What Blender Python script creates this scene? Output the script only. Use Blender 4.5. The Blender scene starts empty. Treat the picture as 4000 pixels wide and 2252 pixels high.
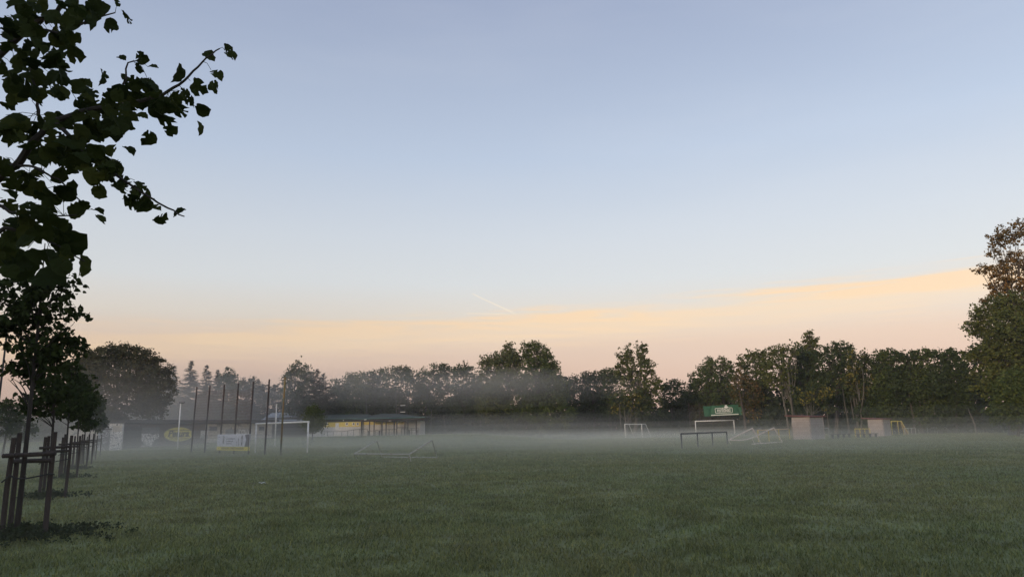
import bpy, math, random
import numpy as np
from mathutils import Vector, Matrix

random.seed(7)
rng = np.random.default_rng(7)
SC = bpy.context.scene
COL = SC.collection
PI = math.pi

# ------------------------------------------------------------------ camera
F = 2775.0                       # focal length in pixels of the 4000 px wide photograph
PITCH, ROLL, EYE = math.radians(11.2), math.radians(1.0), 1.6
_f = Vector((0, math.cos(PITCH), math.sin(PITCH)))
_r0 = Vector((1, 0, 0))
_u0 = Vector((0, -math.sin(PITCH), math.cos(PITCH)))
_r = _r0 * math.cos(ROLL) - _u0 * math.sin(ROLL)
_u = _r0 * math.sin(ROLL) + _u0 * math.cos(ROLL)
cam = bpy.data.cameras.new('camera')
cam.sensor_width = 36.0
cam.lens = F / 4000 * 36
cam.clip_start = 0.05
cam.clip_end = 12000
cam_o = bpy.data.objects.new('camera', cam)
m = Matrix((( _r.x, _u.x, -_f.x, 0), (_r.y, _u.y, -_f.y, 0), (_r.z, _u.z, -_f.z, EYE), (0, 0, 0, 1)))
cam_o.matrix_world = m
COL.objects.link(cam_o)
SC.camera = cam_o


def ray(px, py):
    return _r * ((px - 2000) / F) - _u * ((py - 1126) / F) + _f


def P(px, py, Y):
    d = ray(px, py)
    t = Y / d.y
    return Vector((d.x * t, Y, EYE + d.z * t))


def sstep(a, b, x):
    t = np.clip((np.asarray(x, dtype=float) - a) / (b - a), 0, 1)
    return t * t * (3 - 2 * t)


# lattice value noise (numpy)
_LAT = rng.random((256, 256))


def vnoise(x, y, s=1.0, off=0.0):
    x = np.asarray(x, dtype=float) / s + off
    y = np.asarray(y, dtype=float) / s + off * 1.7
    xi = np.floor(x).astype(int)
    yi = np.floor(y).astype(int)
    fx = x - xi
    fy = y - yi
    fx = fx * fx * (3 - 2 * fx)
    fy = fy * fy * (3 - 2 * fy)
    a = _LAT[xi % 256, yi % 256]
    b = _LAT[(xi + 1) % 256, yi % 256]
    c = _LAT[xi % 256, (yi + 1) % 256]
    d = _LAT[(xi + 1) % 256, (yi + 1) % 256]
    return (a * (1 - fx) + b * fx) * (1 - fy) + (c * (1 - fx) + d * fx) * fy


def zt(x, y):
    """height of the ground"""
    bank = 1.0 * sstep(82, 108, y) * (1 - sstep(-9, 9, x))
    lump = (vnoise(x, y, 5.0, 3.1) - 0.5) * 0.10 + (vnoise(x, y, 1.7, 9.2) - 0.5) * 0.035
    lump = lump * (1 - sstep(150, 260, y))
    return bank + lump


def G(px, py):
    """point of the ground seen at a pixel"""
    d = ray(px, py)
    z = 0.0
    for _ in range(25):
        t = (z - EYE) / d.z
        z = float(zt(d.x * t, d.y * t))
    return Vector((d.x * t, d.y * t, z))


def onground(px, Y):
    p = P(px, 1690, Y)
    return Vector((p.x, Y, float(zt(p.x, Y))))


# ------------------------------------------------------------------ materials
def srgb(r, g, b):
    f = lambda c: (c / 12.92 if c <= 0.04045 else ((c + 0.055) / 1.055) ** 2.4)
    return (f(r / 255), f(g / 255), f(b / 255))


def new_mat(name):
    mt = bpy.data.materials.new(name)
    mt.use_nodes = True
    nt = mt.node_tree
    nt.nodes.clear()
    out = nt.nodes.new('ShaderNodeOutputMaterial')
    return mt, nt, out


def surf_mat(name, c1, c2=None, scale=3.0, rough=0.8, metal=0.0, bump=0.0, stretch=(1, 1, 1), detail=6.0, spots=None):
    """painted / weathered surface: two tones of the same stuff mixed by noise, optional patches of dirt or rust"""
    mt, nt, out = new_mat(name)
    N, L = nt.nodes.new, nt.links.new
    b = N('ShaderNodeBsdfPrincipled')
    b.inputs['Roughness'].default_value = rough
    b.inputs['Metallic'].default_value = metal
    tc = N('ShaderNodeTexCoord')
    mp = N('ShaderNodeMapping')
    mp.inputs['Scale'].default_value = stretch
    L(tc.outputs['Object'], mp.inputs['Vector'])
    nz = N('ShaderNodeTexNoise')
    nz.inputs['Scale'].default_value = scale
    nz.inputs['Detail'].default_value = detail
    nz.inputs['Roughness'].default_value = 0.65
    L(mp.outputs[0], nz.inputs['Vector'])
    rp = N('ShaderNodeValToRGB')
    rp.color_ramp.elements[0].position = 0.32
    rp.color_ramp.elements[1].position = 0.68
    c2 = c2 or tuple(v * 0.7 for v in c1)
    rp.color_ramp.elements[0].color = (*c1, 1)
    rp.color_ramp.elements[1].color = (*c2, 1)
    L(nz.outputs['Fac'], rp.inputs['Fac'])
    col = rp.outputs['Color']
    if spots:
        sc, thr, colr = spots
        n2 = N('ShaderNodeTexNoise')
        n2.inputs['Scale'].default_value = sc
        n2.inputs['Detail'].default_value = 8
        L(tc.outputs['Object'], n2.inputs['Vector'])
        r2 = N('ShaderNodeValToRGB')
        r2.color_ramp.elements[0].position = thr
        r2.color_ramp.elements[1].position = thr + 0.07
        L(n2.outputs['Fac'], r2.inputs['Fac'])
        mx = N('ShaderNodeMix')
        mx.data_type = 'RGBA'
        L(r2.outputs['Color'], mx.inputs['Factor'])
        L(col, mx.inputs['A'])
        mx.inputs['B'].default_value = (*colr, 1)
        col = mx.outputs['Result']
    L(col, b.inputs['Base Color'])
    if bump:
        bp = N('ShaderNodeBump')
        bp.inputs['Strength'].default_value = bump
        bp.inputs['Distance'].default_value = 0.02
        L(nz.outputs['Fac'], bp.inputs['Height'])
        L(bp.outputs[0], b.inputs['Normal'])
    L(b.outputs[0], out.inputs['Surface'])
    return mt


def leaf_mat(name, stops, trans=0.22, patch=0.35, patch_scale=0.25, rough=0.75, spec=0.2):
    """every leaf its own tone (random per leaf), drifting slowly over the crown"""
    mt, nt, out = new_mat(name)
    N, L = nt.nodes.new, nt.links.new
    ge = N('ShaderNodeNewGeometry')
    tc = N('ShaderNodeTexCoord')
    nz = N('ShaderNodeTexNoise')
    nz.inputs['Scale'].default_value = patch_scale
    nz.inputs['Detail'].default_value = 3
    L(tc.outputs['Object'], nz.inputs['Vector'])
    ma = N('ShaderNodeMath'); ma.operation = 'MULTIPLY_ADD'
    ma.inputs[1].default_value = 1 - patch
    L(ge.outputs['Random Per Island'], ma.inputs[0])
    mb = N('ShaderNodeMath'); mb.operation = 'MULTIPLY_ADD'      # (noise-0.5)*2*patch + patch/2
    mb.inputs[1].default_value = 2.2 * patch
    mb.inputs[2].default_value = -1.1 * patch + patch * 0.5
    L(nz.outputs['Fac'], mb.inputs[0])
    L(mb.outputs[0], ma.inputs[2])
    rp = N('ShaderNodeValToRGB')
    cr = rp.color_ramp
    while len(cr.elements) < len(stops):
        cr.elements.new(0.5)
    for e, (p, c) in zip(cr.elements, stops):
        e.position = p
        e.color = (*c, 1)
    L(ma.outputs[0], rp.inputs['Fac'])
    d = N('ShaderNodeBsdfPrincipled')
    d.inputs['Roughness'].default_value = rough
    d.inputs['Specular IOR Level'].default_value = spec
    L(rp.outputs['Color'], d.inputs['Base Color'])
    t = N('ShaderNodeBsdfTranslucent')
    L(rp.outputs['Color'], t.inputs['Color'])
    mx = N('ShaderNodeMixShader')
    mx.inputs[0].default_value = trans
    L(d.outputs[0], mx.inputs[1])
    L(t.outputs[0], mx.inputs[2])
    L(mx.outputs[0], out.inputs['Surface'])
    return mt


def line_art_mat(name, paper, ink, scale, width=0.035, third=None):
    """wall covered in spray painted outlines: contour lines of a warped noise field"""
    mt, nt, out = new_mat(name)
    N, L = nt.nodes.new, nt.links.new
    tc = N('ShaderNodeTexCoord')
    nz = N('ShaderNodeTexNoise')
    nz.inputs['Scale'].default_value = scale
    nz.inputs['Detail'].default_value = 1.5
    nz.inputs['Distortion'].default_value = 1.6
    L(tc.outputs['Object'], nz.inputs['Vector'])
    m1 = N('ShaderNodeMath'); m1.operation = 'MULTIPLY'; m1.inputs[1].default_value = 6
    L(nz.outputs['Fac'], m1.inputs[0])
    m2 = N('ShaderNodeMath'); m2.operation = 'PINGPONG'; m2.inputs[1].default_value = 0.5
    L(m1.outputs[0], m2.inputs[0])
    rp = N('ShaderNodeValToRGB')
    rp.color_ramp.elements[0].position = width * 2.2
    rp.color_ramp.elements[1].position = width * 2.2 + 0.06
    rp.color_ramp.elements[0].color = (*ink, 1)
    rp.color_ramp.elements[1].color = (*paper, 1)
    L(m2.outputs[0], rp.inputs['Fac'])
    col = rp.outputs['Color']
    if third:
        n2 = N('ShaderNodeTexNoise'); n2.inputs['Scale'].default_value = scale * 0.7
        L(tc.outputs['Object'], n2.inputs['Vector'])
        r2 = N('ShaderNodeValToRGB')
        r2.color_ramp.elements[0].position = 0.5
        r2.color_ramp.elements[1].position = 0.54
        L(n2.outputs['Fac'], r2.inputs['Fac'])
        mx = N('ShaderNodeMix'); mx.data_type = 'RGBA'
        L(r2.outputs['Color'], mx.inputs['Factor'])
        L(col, mx.inputs['A'])
        mx.inputs['B'].default_value = (*third, 1)
        col = mx.outputs['Result']
    b = N('ShaderNodeBsdfPrincipled')
    b.inputs['Roughness'].default_value = 0.85
    L(col, b.inputs['Base Color'])
    L(b.outputs[0], out.inputs['Surface'])
    return mt


def block_mat(name, c1, c2, mortar, bw=0.5, bh=0.25):
    mt, nt, out = new_mat(name)
    N, L = nt.nodes.new, nt.links.new
    tc = N('ShaderNodeTexCoord')
    mp = N('ShaderNodeMapping')
    mp.inputs['Rotation'].default_value = (PI / 2, 0, 0)
    L(tc.outputs['Object'], mp.inputs['Vector'])
    sx = N('ShaderNodeSeparateXYZ'); L(tc.outputs['Object'], sx.inputs[0])
    ad = N('ShaderNodeMath'); ad.operation = 'ADD'
    L(sx.outputs['X'], ad.inputs[0]); L(sx.outputs['Y'], ad.inputs[1])
    cx = N('ShaderNodeCombineXYZ'); L(ad.outputs[0], cx.inputs['X']); L(sx.outputs['Z'], cx.inputs['Y'])
    br = N('ShaderNodeTexBrick')
    br.inputs['Scale'].default_value = 1
    br.inputs['Brick Width'].default_value = bw
    br.inputs['Row Height'].default_value = bh
    br.inputs['Mortar Size'].default_value = 0.012
    br.inputs['Color1'].default_value = (*c1, 1)
    br.inputs['Color2'].default_value = (*c2, 1)
    br.inputs['Mortar'].default_value = (*mortar, 1)
    L(cx.outputs[0], br.inputs['Vector'])
    nz = N('ShaderNodeTexNoise'); nz.inputs['Scale'].default_value = 2.2; nz.inputs['Detail'].default_value = 7
    L(tc.outputs['Object'], nz.inputs['Vector'])
    mx = N('ShaderNodeMix'); mx.data_type = 'RGBA'; mx.blend_type = 'MULTIPLY'
    mx.inputs['Factor'].default_value = 0.55
    L(br.outputs['Color'], mx.inputs['A']); L(nz.outputs['Color'], mx.inputs['B'])
    g = N('ShaderNodeRGBToBW'); L(nz.outputs['Color'], g.inputs[0])
    rp = N('ShaderNodeValToRGB')
    rp.color_ramp.elements[0].position = 0.3; rp.color_ramp.elements[1].position = 0.7
    rp.color_ramp.elements[0].color = (0.55, 0.53, 0.5, 1); rp.color_ramp.elements[1].color = (1, 1, 1, 1)
    L(g.outputs[0], rp.inputs['Fac']); L(rp.outputs['Color'], mx.inputs['B'])
    b = N('ShaderNodeBsdfPrincipled'); b.inputs['Roughness'].default_value = 0.9
    L(mx.outputs['Result'], b.inputs['Base Color'])
    L(b.outputs[0], out.inputs['Surface'])
    return mt


M = {}
M['white_paint'] = surf_mat('white_paint', (0.80, 0.79, 0.75), (0.62, 0.61, 0.57), 4, 0.5, spots=(5, 0.66, (0.35, 0.27, 0.2)))
M['white_worn'] = surf_mat('white_worn', (0.46, 0.43, 0.37), (0.30, 0.27, 0.22), 5, 0.6, spots=(3, 0.62, (0.24, 0.16, 0.10)))
M['cream_worn'] = surf_mat('cream_worn', (0.72, 0.62, 0.54), (0.55, 0.46, 0.40), 5, 0.6, spots=(3, 0.66, (0.28, 0.18, 0.11)))
M['rust'] = surf_mat('rusty_steel', (0.050, 0.031, 0.024), (0.026, 0.019, 0.016), 4, 0.85, stretch=(1, 1, 0.3))
M['ochre'] = surf_mat('ochre_paint', (0.20, 0.13, 0.03), (0.10, 0.065, 0.03), 1.3, 0.7, spots=(0.8, 0.5, (0.045, 0.075, 0.035)))
M['dark_steel'] = surf_mat('dark_painted_steel', (0.038, 0.042, 0.042), (0.025, 0.025, 0.024), 4, 0.9)
M['yellow_paint'] = surf_mat('yellow_paint', (0.62, 0.50, 0.10), (0.48, 0.38, 0.09), 5, 0.6, spots=(4, 0.64, (0.2, 0.12, 0.06)))
M['pale_rail'] = surf_mat('pale_rail_paint', (0.70, 0.52, 0.30), (0.5, 0.36, 0.2), 5, 0.65)
M['grey_rail'] = surf_mat('grey_rail_paint', (0.42, 0.42, 0.38), (0.3, 0.3, 0.26), 5, 0.6)
M['galv'] = surf_mat('galvanised_steel', (0.55, 0.56, 0.56), (0.42, 0.43, 0.43), 6, 0.45, 0.3)
M['wood_stake'] = surf_mat('round_pine_stake', (0.060, 0.047, 0.038), (0.026, 0.021, 0.019), 6, 0.95, bump=1.0, stretch=(6, 6, 0.8))
M['strap'] = surf_mat('black_strap', (0.02, 0.02, 0.02), (0.03, 0.028, 0.026), 5, 0.7)
M['bark'] = surf_mat('dark_bark', (0.085, 0.066, 0.05), (0.045, 0.036, 0.03), 5, 0.95, bump=0.8, stretch=(4, 4, 0.7))
M['bark_pale'] = surf_mat('pale_bark', (0.12, 0.106, 0.084), (0.075, 0.066, 0.053), 3, 0.9, bump=0.5, stretch=(3, 3, 0.8))
M['bark_young'] = surf_mat('young_bark', (0.032, 0.026, 0.021), (0.018, 0.016, 0.014), 8, 0.9, bump=0.6, stretch=(4, 4, 0.8))
M['block'] = block_mat('lit_concrete_block', (0.40, 0.34, 0.30), (0.34, 0.29, 0.26), (0.25, 0.22, 0.20), 0.5, 0.25)  # pinker, lighter tone carries the sunlight on the dugouts' left face
M['block_shade_plinth'] = block_mat('shade_and_plinth_block', (0.30, 0.285, 0.27), (0.26, 0.25, 0.24), (0.2, 0.19, 0.18), 0.5, 0.25)  # greyer copy paints in the dugouts' shaded face; plain grey on the plinth
M['red_roof'] = surf_mat('red_brown_sheet', (0.17, 0.055, 0.04), (0.09, 0.035, 0.03), 3, 0.7)
M['plank'] = surf_mat('weathered_plank', (0.13, 0.10, 0.08), (0.07, 0.06, 0.05), 3, 0.9, stretch=(1, 8, 8))
M['banner_green'] = surf_mat('green_banner', (0.03, 0.125, 0.062), (0.02, 0.085, 0.042), 2, 0.7)
M['banner_white'] = surf_mat('banner_white', (0.8, 0.8, 0.74), (0.72, 0.72, 0.66), 4, 0.7)
M['board_white'] = surf_mat('board_white', (0.62, 0.62, 0.66), (0.55, 0.55, 0.58), 2, 0.5)
M['board_yellow'] = surf_mat('board_yellow', (0.72, 0.60, 0.05), (0.62, 0.52, 0.05), 2, 0.5)
M['ink'] = surf_mat('dark_ink', (0.03, 0.03, 0.032), (0.05, 0.045, 0.045), 3, 0.7)
M['ink_grey'] = surf_mat('grey_ink', (0.16, 0.15, 0.16), (0.12, 0.11, 0.12), 3, 0.7)
M['sign_yellow'] = surf_mat('sign_yellow', (0.62, 0.55, 0.08), (0.48, 0.42, 0.09), 3, 0.6, spots=(2.5, 0.62, (0.25, 0.14, 0.09)))
M['dark_timber'] = surf_mat('dark_timber', (0.042, 0.035, 0.033), (0.028, 0.024, 0.024), 2, 0.9, stretch=(6, 6, 0.6))
M['brown_wall'] = surf_mat('brown_painted_wall', (0.10, 0.065, 0.055), (0.06, 0.045, 0.04), 1.2, 0.9)
M['beige_wall'] = surf_mat('beige_plaster', (0.55, 0.49, 0.40), (0.40, 0.36, 0.31), 0.9, 0.9, spots=(1.3, 0.58, (0.16, 0.15, 0.15)))
M['grey_window'] = surf_mat('grey_shutter', (0.12, 0.12, 0.125), (0.08, 0.08, 0.085), 2, 0.5)
M['white_wall'] = surf_mat('white_plaster', (0.62, 0.60, 0.57), (0.52, 0.50, 0.48), 1.0, 0.9)
M['yellow_wall'] = surf_mat('yellow_plaster', (0.74, 0.58, 0.14), (0.66, 0.52, 0.14), 1.5, 0.9)
M['green_roof'] = surf_mat('dark_green_roof', (0.018, 0.030, 0.025), (0.024, 0.036, 0.030), 2, 0.95)
M['green_trim'] = surf_mat('green_gutter', (0.06, 0.13, 0.12), (0.05, 0.10, 0.09), 2, 0.5)
M['metal_roof'] = surf_mat('pale_metal_roof', (0.34, 0.37, 0.42), (0.26, 0.29, 0.33), 1.5, 0.5, stretch=(8, 1, 1))
M['glass'] = surf_mat('dark_window_glass', (0.02, 0.02, 0.022), (0.03, 0.03, 0.03), 2, 0.15)
M['graffiti_a'] = line_art_mat('graffiti_black_on_white', (0.74, 0.71, 0.67), (0.05, 0.05, 0.055), 1.5, 0.05)
M['graffiti_b'] = line_art_mat('graffiti_grey_bubbles', (0.40, 0.40, 0.41), (0.06, 0.06, 0.065), 1.1, 0.09, (0.13, 0.13, 0.14))
M['graffiti_c'] = line_art_mat('mural_white_dark', (0.66, 0.63, 0.60), (0.16, 0.15, 0.15), 1.2, 0.07, (0.09, 0.085, 0.09))
M['graffiti_d'] = line_art_mat('mural_beige', (0.62, 0.60, 0.56), (0.2, 0.19, 0.18), 0.9, 0.05, (0.26, 0.27, 0.27))
M['net_dark'] = surf_mat('dark_net_cord', (0.17, 0.09, 0.05), (0.12, 0.07, 0.04), 2, 0.9)
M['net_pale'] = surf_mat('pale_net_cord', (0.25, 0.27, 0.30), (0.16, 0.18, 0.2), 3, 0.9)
M['net_yellow'] = surf_mat('ochre_net_cord', (0.26, 0.17, 0.05), (0.2, 0.12, 0.04), 3, 0.9)
M['paper'] = surf_mat('white_paper', (0.7, 0.7, 0.7), (0.6, 0.6, 0.6), 6, 0.8)

G1, G2, G3 = (0.022, 0.036, 0.011), (0.046, 0.066, 0.018), (0.065, 0.085, 0.028)
M['leaf_near'] = leaf_mat('leaf_near', [(0, (0.014, 0.022, 0.008)), (0.6, (0.028, 0.040, 0.011)), (1, (0.05, 0.06, 0.014))], 0.3, 0.25, 2.0, 0.7, 0.06)
M['leaf_linden'] = leaf_mat('leaf_linden', [(0, (0.018, 0.028, 0.010)), (1, (0.042, 0.06, 0.018))], 0.22, 0.3, 0.6, 0.75, 0.06)
M['leaf_dark'] = leaf_mat('leaf_dark', [(0, G1), (0.6, G2), (1, (0.06, 0.07, 0.026))], 0.2)
M['leaf_green'] = leaf_mat('leaf_green', [(0, (0.034, 0.052, 0.013)), (0.6, (0.07, 0.092, 0.022)), (1, (0.125, 0.135, 0.033))], 0.22)
M['leaf_olive'] = leaf_mat('leaf_olive', [(0, (0.042, 0.055, 0.014)), (0.6, (0.085, 0.098, 0.024)), (1, (0.15, 0.14, 0.035))], 0.22)
M['leaf_walnut'] = leaf_mat('leaf_walnut', [(0, (0.028, 0.032, 0.014)), (0.7, (0.05, 0.052, 0.02)), (1, (0.11, 0.07, 0.025))], 0.2)
M['leaf_orange'] = leaf_mat('leaf_orange', [(0, (0.045, 0.055, 0.018)), (0.5, (0.075, 0.07, 0.02)), (0.68, (0.15, 0.085, 0.025)), (1, (0.23, 0.13, 0.035))], 0.25, 0.5)
M['leaf_yellow'] = leaf_mat('leaf_yellow', [(0, (0.03, 0.045, 0.015)), (0.55, (0.05, 0.065, 0.02)), (0.75, (0.19, 0.155, 0.03)), (1, (0.33, 0.26, 0.055))], 0.25, 0.5, 0.4)
M['leaf_brown'] = leaf_mat('leaf_brown', [(0, (0.06, 0.046, 0.013)), (0.5, (0.14, 0.085, 0.022)), (1, (0.32, 0.155, 0.03))], 0.25, 0.45, 0.3)
M['needle'] = leaf_mat('needle', [(0, (0.016, 0.026, 0.014)), (1, (0.03, 0.042, 0.02))], 0.05)
M['under'] = leaf_mat('undergrowth_leaf', [(0, (0.018, 0.028, 0.012)), (0.7, (0.03, 0.04, 0.016)), (1, (0.055, 0.05, 0.02))], 0.12)
M['weed'] = leaf_mat('weed_leaf', [(0, (0.02, 0.03, 0.012)), (1, (0.04, 0.055, 0.02))], 0.15)


def grass_mat(name, blade):
    mt, nt, out = new_mat(name)
    N, L = nt.nodes.new, nt.links.new
    tc = N('ShaderNodeTexCoord')
    def noise(s, d=4):
        n = N('ShaderNodeTexNoise'); n.inputs['Scale'].default_value = s; n.inputs['Detail'].default_value = d
        n.inputs['Roughness'].default_value = 0.6
        L(tc.outputs['Object'], n.inputs['Vector'])
        return n
    n1, n2, n3 = noise(0.16, 5), noise(1.1, 5), noise(9.0, 6)
    r1 = N('ShaderNodeValToRGB')
    r1.color_ramp.elements[0].position = 0.36; r1.color_ramp.elements[1].position = 0.66
    r1.color_ramp.elements[0].color = (0.155, 0.188, 0.082, 1)
    r1.color_ramp.elements[1].color = (0.200, 0.210, 0.096, 1)
    L(n1.outputs['Fac'], r1.inputs['Fac'])
    r2 = N('ShaderNodeValToRGB')
    r2.color_ramp.elements[0].position = 0.34; r2.color_ramp.elements[1].position = 0.62
    r2.color_ramp.elements[0].color = (0.74, 0.70, 0.64, 1)
    r2.color_ramp.elements[1].color = (1.15, 1.15, 1.1, 1)
    L(n2.outputs['Fac'], r2.inputs['Fac'])
    mx = N('ShaderNodeMix'); mx.data_type = 'RGBA'; mx.blend_type = 'MULTIPLY'; mx.inputs['Factor'].default_value = 1
    L(r1.outputs['Color'], mx.inputs['A']); L(r2.outputs['Color'], mx.inputs['B'])
    col = mx.outputs['Result']
    ge = N('ShaderNodeNewGeometry')
    r3 = N('ShaderNodeValToRGB')
    if blade:
        L(ge.outputs['Random Per Island'], r3.inputs['Fac'])
        els = [(0, (0.55, 0.6, 0.5)), (0.6, (1.05, 1.05, 0.95)), (0.93, (1.4, 1.3, 1.05)), (1, (1.9, 1.6, 1.2))]
    else:
        L(n3.outputs['Fac'], r3.inputs['Fac'])
        els = [(0.2, (0.45, 0.45, 0.42)), (0.5, (0.9, 0.9, 0.85)), (0.8, (1.35, 1.3, 1.1))]
    cr = r3.color_ramp
    while len(cr.elements) < len(els):
        cr.elements.new(0.5)
    for e, (p, c) in zip(cr.elements, els):
        e.position = p; e.color = (*c, 1)
    m2 = N('ShaderNodeMix'); m2.data_type = 'RGBA'; m2.blend_type = 'MULTIPLY'; m2.inputs['Factor'].default_value = 1
    L(col, m2.inputs['A']); L(r3.outputs['Color'], m2.inputs['B'])
    b = N('ShaderNodeBsdfPrincipled'); b.inputs['Roughness'].default_value = 0.8
    b.inputs['Specular IOR Level'].default_value = 0.2
    L(m2.outputs['Result'], b.inputs['Base Color'])
    if blade:
        t = N('ShaderNodeBsdfTranslucent'); L(m2.outputs['Result'], t.inputs['Color'])
        ms = N('ShaderNodeMixShader'); ms.inputs[0].default_value = 0.25
        L(b.outputs[0], ms.inputs[1]); L(t.outputs[0], ms.inputs[2])
        L(ms.outputs[0], out.inputs['Surface'])
    else:
        bp = N('ShaderNodeBump'); bp.inputs['Strength'].default_value = 0.7; bp.inputs['Distance'].default_value = 0.05
        L(n3.outputs['Fac'], bp.inputs['Height']); L(bp.outputs[0], b.inputs['Normal'])
        L(b.outputs[0], out.inputs['Surface'])
    return mt


M['ground'] = grass_mat('meadow_ground', False)
M['blade'] = grass_mat('grass_blade', True)


# ------------------------------------------------------------------ mesh helpers
class MB:
    """collects shapes in world space, then links them as one mesh object"""
    def __init__(s):
        s.v, s.f = [], []

    def add(s, vs, fs):
        k = len(s.v)
        s.v += [tuple(v) for v in vs]
        s.f += [tuple(i + k for i in f) for f in fs]
        return s

    def box(s, c, half, ax=None):
        c = Vector(c)
        ax = ax or (Vector((1, 0, 0)), Vector((0, 1, 0)), Vector((0, 0, 1)))
        vs = []
        for dz in (-1, 1):
            for dx, dy in ((-1, -1), (1, -1), (1, 1), (-1, 1)):
                vs.append(c + ax[0] * half[0] * dx + ax[1] * half[1] * dy + ax[2] * half[2] * dz)
        return s.add(vs, [(3, 2, 1, 0), (4, 5, 6, 7), (0, 1, 5, 4), (1, 2, 6, 5), (2, 3, 7, 6), (3, 0, 4, 7)])

    def tube(s, pts, rad, n=8, caps=True):
        pts = [Vector(p) for p in pts]
        rad = [rad] * len(pts) if isinstance(rad, (int, float)) else rad
        k = len(s.v)
        prev = None
        for i, p in enumerate(pts):
            a = pts[max(i - 1, 0)]
            b = pts[min(i + 1, len(pts) - 1)]
            t = (b - a).normalized()
            if prev is None:
                q = Vector((0, 0, 1)) if abs(t.z) < 0.9 else Vector((1, 0, 0))
                x = t.cross(q).normalized()
            else:
                x = (prev - t * prev.dot(t)).normalized()
            prev = x
            y = t.cross(x)
            for j in range(n):
                an = 2 * PI * j / n
                s.v.append(tuple(p + (x * math.cos(an) + y * math.sin(an)) * rad[i]))
        for i in range(len(pts) - 1):
            for j in range(n):
                a0, a1 = k + i * n + j, k + i * n + (j + 1) % n
                s.f.append((a0, a1, a1 + n, a0 + n))
        if caps:
            s.f.append(tuple(k + j for j in range(n))[::-1])
            s.f.append(tuple(k + (len(pts) - 1) * n + j for j in range(n)))
        return s

    def build(s, name, mat, parent=None, origin=None, smooth=False):
        o0 = Vector(origin) if origin is not None else (Vector(parent.location) if parent else Vector((0, 0, 0)))
        if parent and parent.parent:
            o0 = o0 + Vector(parent.parent.location)
        me = bpy.data.meshes.new(name)
        me.from_pydata([(a - o0.x, b - o0.y, c - o0.z) for a, b, c in s.v], [], s.f)
        me.materials.append(M[mat] if isinstance(mat, str) else mat)
        if smooth:
            me.polygons.foreach_set('use_smooth', [True] * len(me.polygons))
        me.update()
        o = bpy.data.objects.new(name, me)
        COL.objects.link(o)
        if parent:
            o.parent = parent
        else:
            o.location = o0
        return o


def np_mesh(name, verts, faces_n, nv, mat, parent=None, origin=(0, 0, 0), smooth=False):
    """faces_n: (F, nv) int array of faces that all have nv corners"""
    me = bpy.data.meshes.new(name)
    verts = np.asarray(verts, dtype=np.float32) - np.asarray(origin, dtype=np.float32)
    me.vertices.add(len(verts))
    me.vertices.foreach_set('co', verts.ravel())
    nf = len(faces_n)
    me.loops.add(nf * nv)
    me.loops.foreach_set('vertex_index', np.asarray(faces_n, dtype=np.int32).ravel())
    me.polygons.add(nf)
    me.polygons.foreach_set('loop_start', np.arange(0, nf * nv, nv, dtype=np.int32))
    me.update(calc_edges=True)
    me.materials.append(M[mat] if isinstance(mat, str) else mat)
    if smooth:
        me.polygons.foreach_set('use_smooth', np.ones(nf, dtype=bool))
    o = bpy.data.objects.new(name, me)
    COL.objects.link(o)
    if parent:
        o.parent = parent
    else:
        o.location = origin
    return o


def tag(o, label=None, cat=None, group=None, kind=None):
    if label: o['label'] = label
    if cat: o['category'] = cat
    if group: o['group'] = group
    if kind: o['kind'] = kind
    return o


def thing(name, loc, label, cat, group=None):
    o = bpy.data.objects.new(name, None)
    o.empty_display_size = 0.3
    o.location = loc
    COL.objects.link(o)
    return tag(o, label, cat, group)


def text_mesh(txt, size, mat, name, parent, origin, xax, zax, depth=0.004, align='CENTER', sx=1.0, shear=0.0, bold=0.0):
    """flat lettering standing on a face: xax runs along the line, zax is up"""
    cu = bpy.data.curves.new(name, 'FONT')
    cu.body = txt
    cu.size = size
    cu.align_x = align
    cu.align_y = 'CENTER'
    cu.extrude = depth
    cu.shear = shear
    cu.offset = bold
    tmp = bpy.data.objects.new('tmp_text', cu)
    me = bpy.data.meshes.new_from_object(tmp)
    bpy.data.objects.remove(tmp)
    bpy.data.curves.remove(cu)
    x, z = Vector(xax).normalized(), Vector(zax).normalized()
    n = x.cross(z)
    par = Vector(parent.location)
    if parent.parent:
        par = par + Vector(parent.parent.location)
    for v in me.vertices:
        v.co = Vector(origin) + x * (v.co.x * sx) + z * v.co.y + n * v.co.z - par
    me.materials.clear()
    me.materials.append(M[mat])
    o = bpy.data.objects.new(name, me)
    o.parent = parent
    COL.objects.link(o)
    return o


# ------------------------------------------------------------------ foliage
def norm(a):
    return a / np.maximum(np.linalg.norm(a, axis=1, keepdims=True), 1e-9)


def place_leaves(c, nrm, tdir, size, tmpl_v, tmpl_f):
    """copies of a leaf template: c centres, nrm normals, tdir length direction, size per leaf"""
    n = norm(nrm)
    t = norm(tdir - n * np.sum(tdir * n, axis=1, keepdims=True))
    b = np.cross(n, t)
    tv = np.asarray(tmpl_v, dtype=float)
    V = (c[:, None, :] + (t[:, None, :] * tv[None, :, 0:1] + b[:, None, :] * tv[None, :, 1:2] + n[:, None, :] * tv[None, :, 2:3]) * size[:, None, None])
    k = len(tv)
    Fc = np.asarray(tmpl_f)[None, :, :] + (np.arange(len(c)) * k)[:, None, None]
    return V.reshape(-1, 3), Fc.reshape(-1, np.asarray(tmpl_f).shape[1])


KITE_V = [(-0.5, 0, 0), (0.0, 0.36, 0.03), (0.5, 0, -0.05), (0.02, -0.36, 0.03)]
KITE_F = [(0, 1, 2, 3)]
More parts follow.
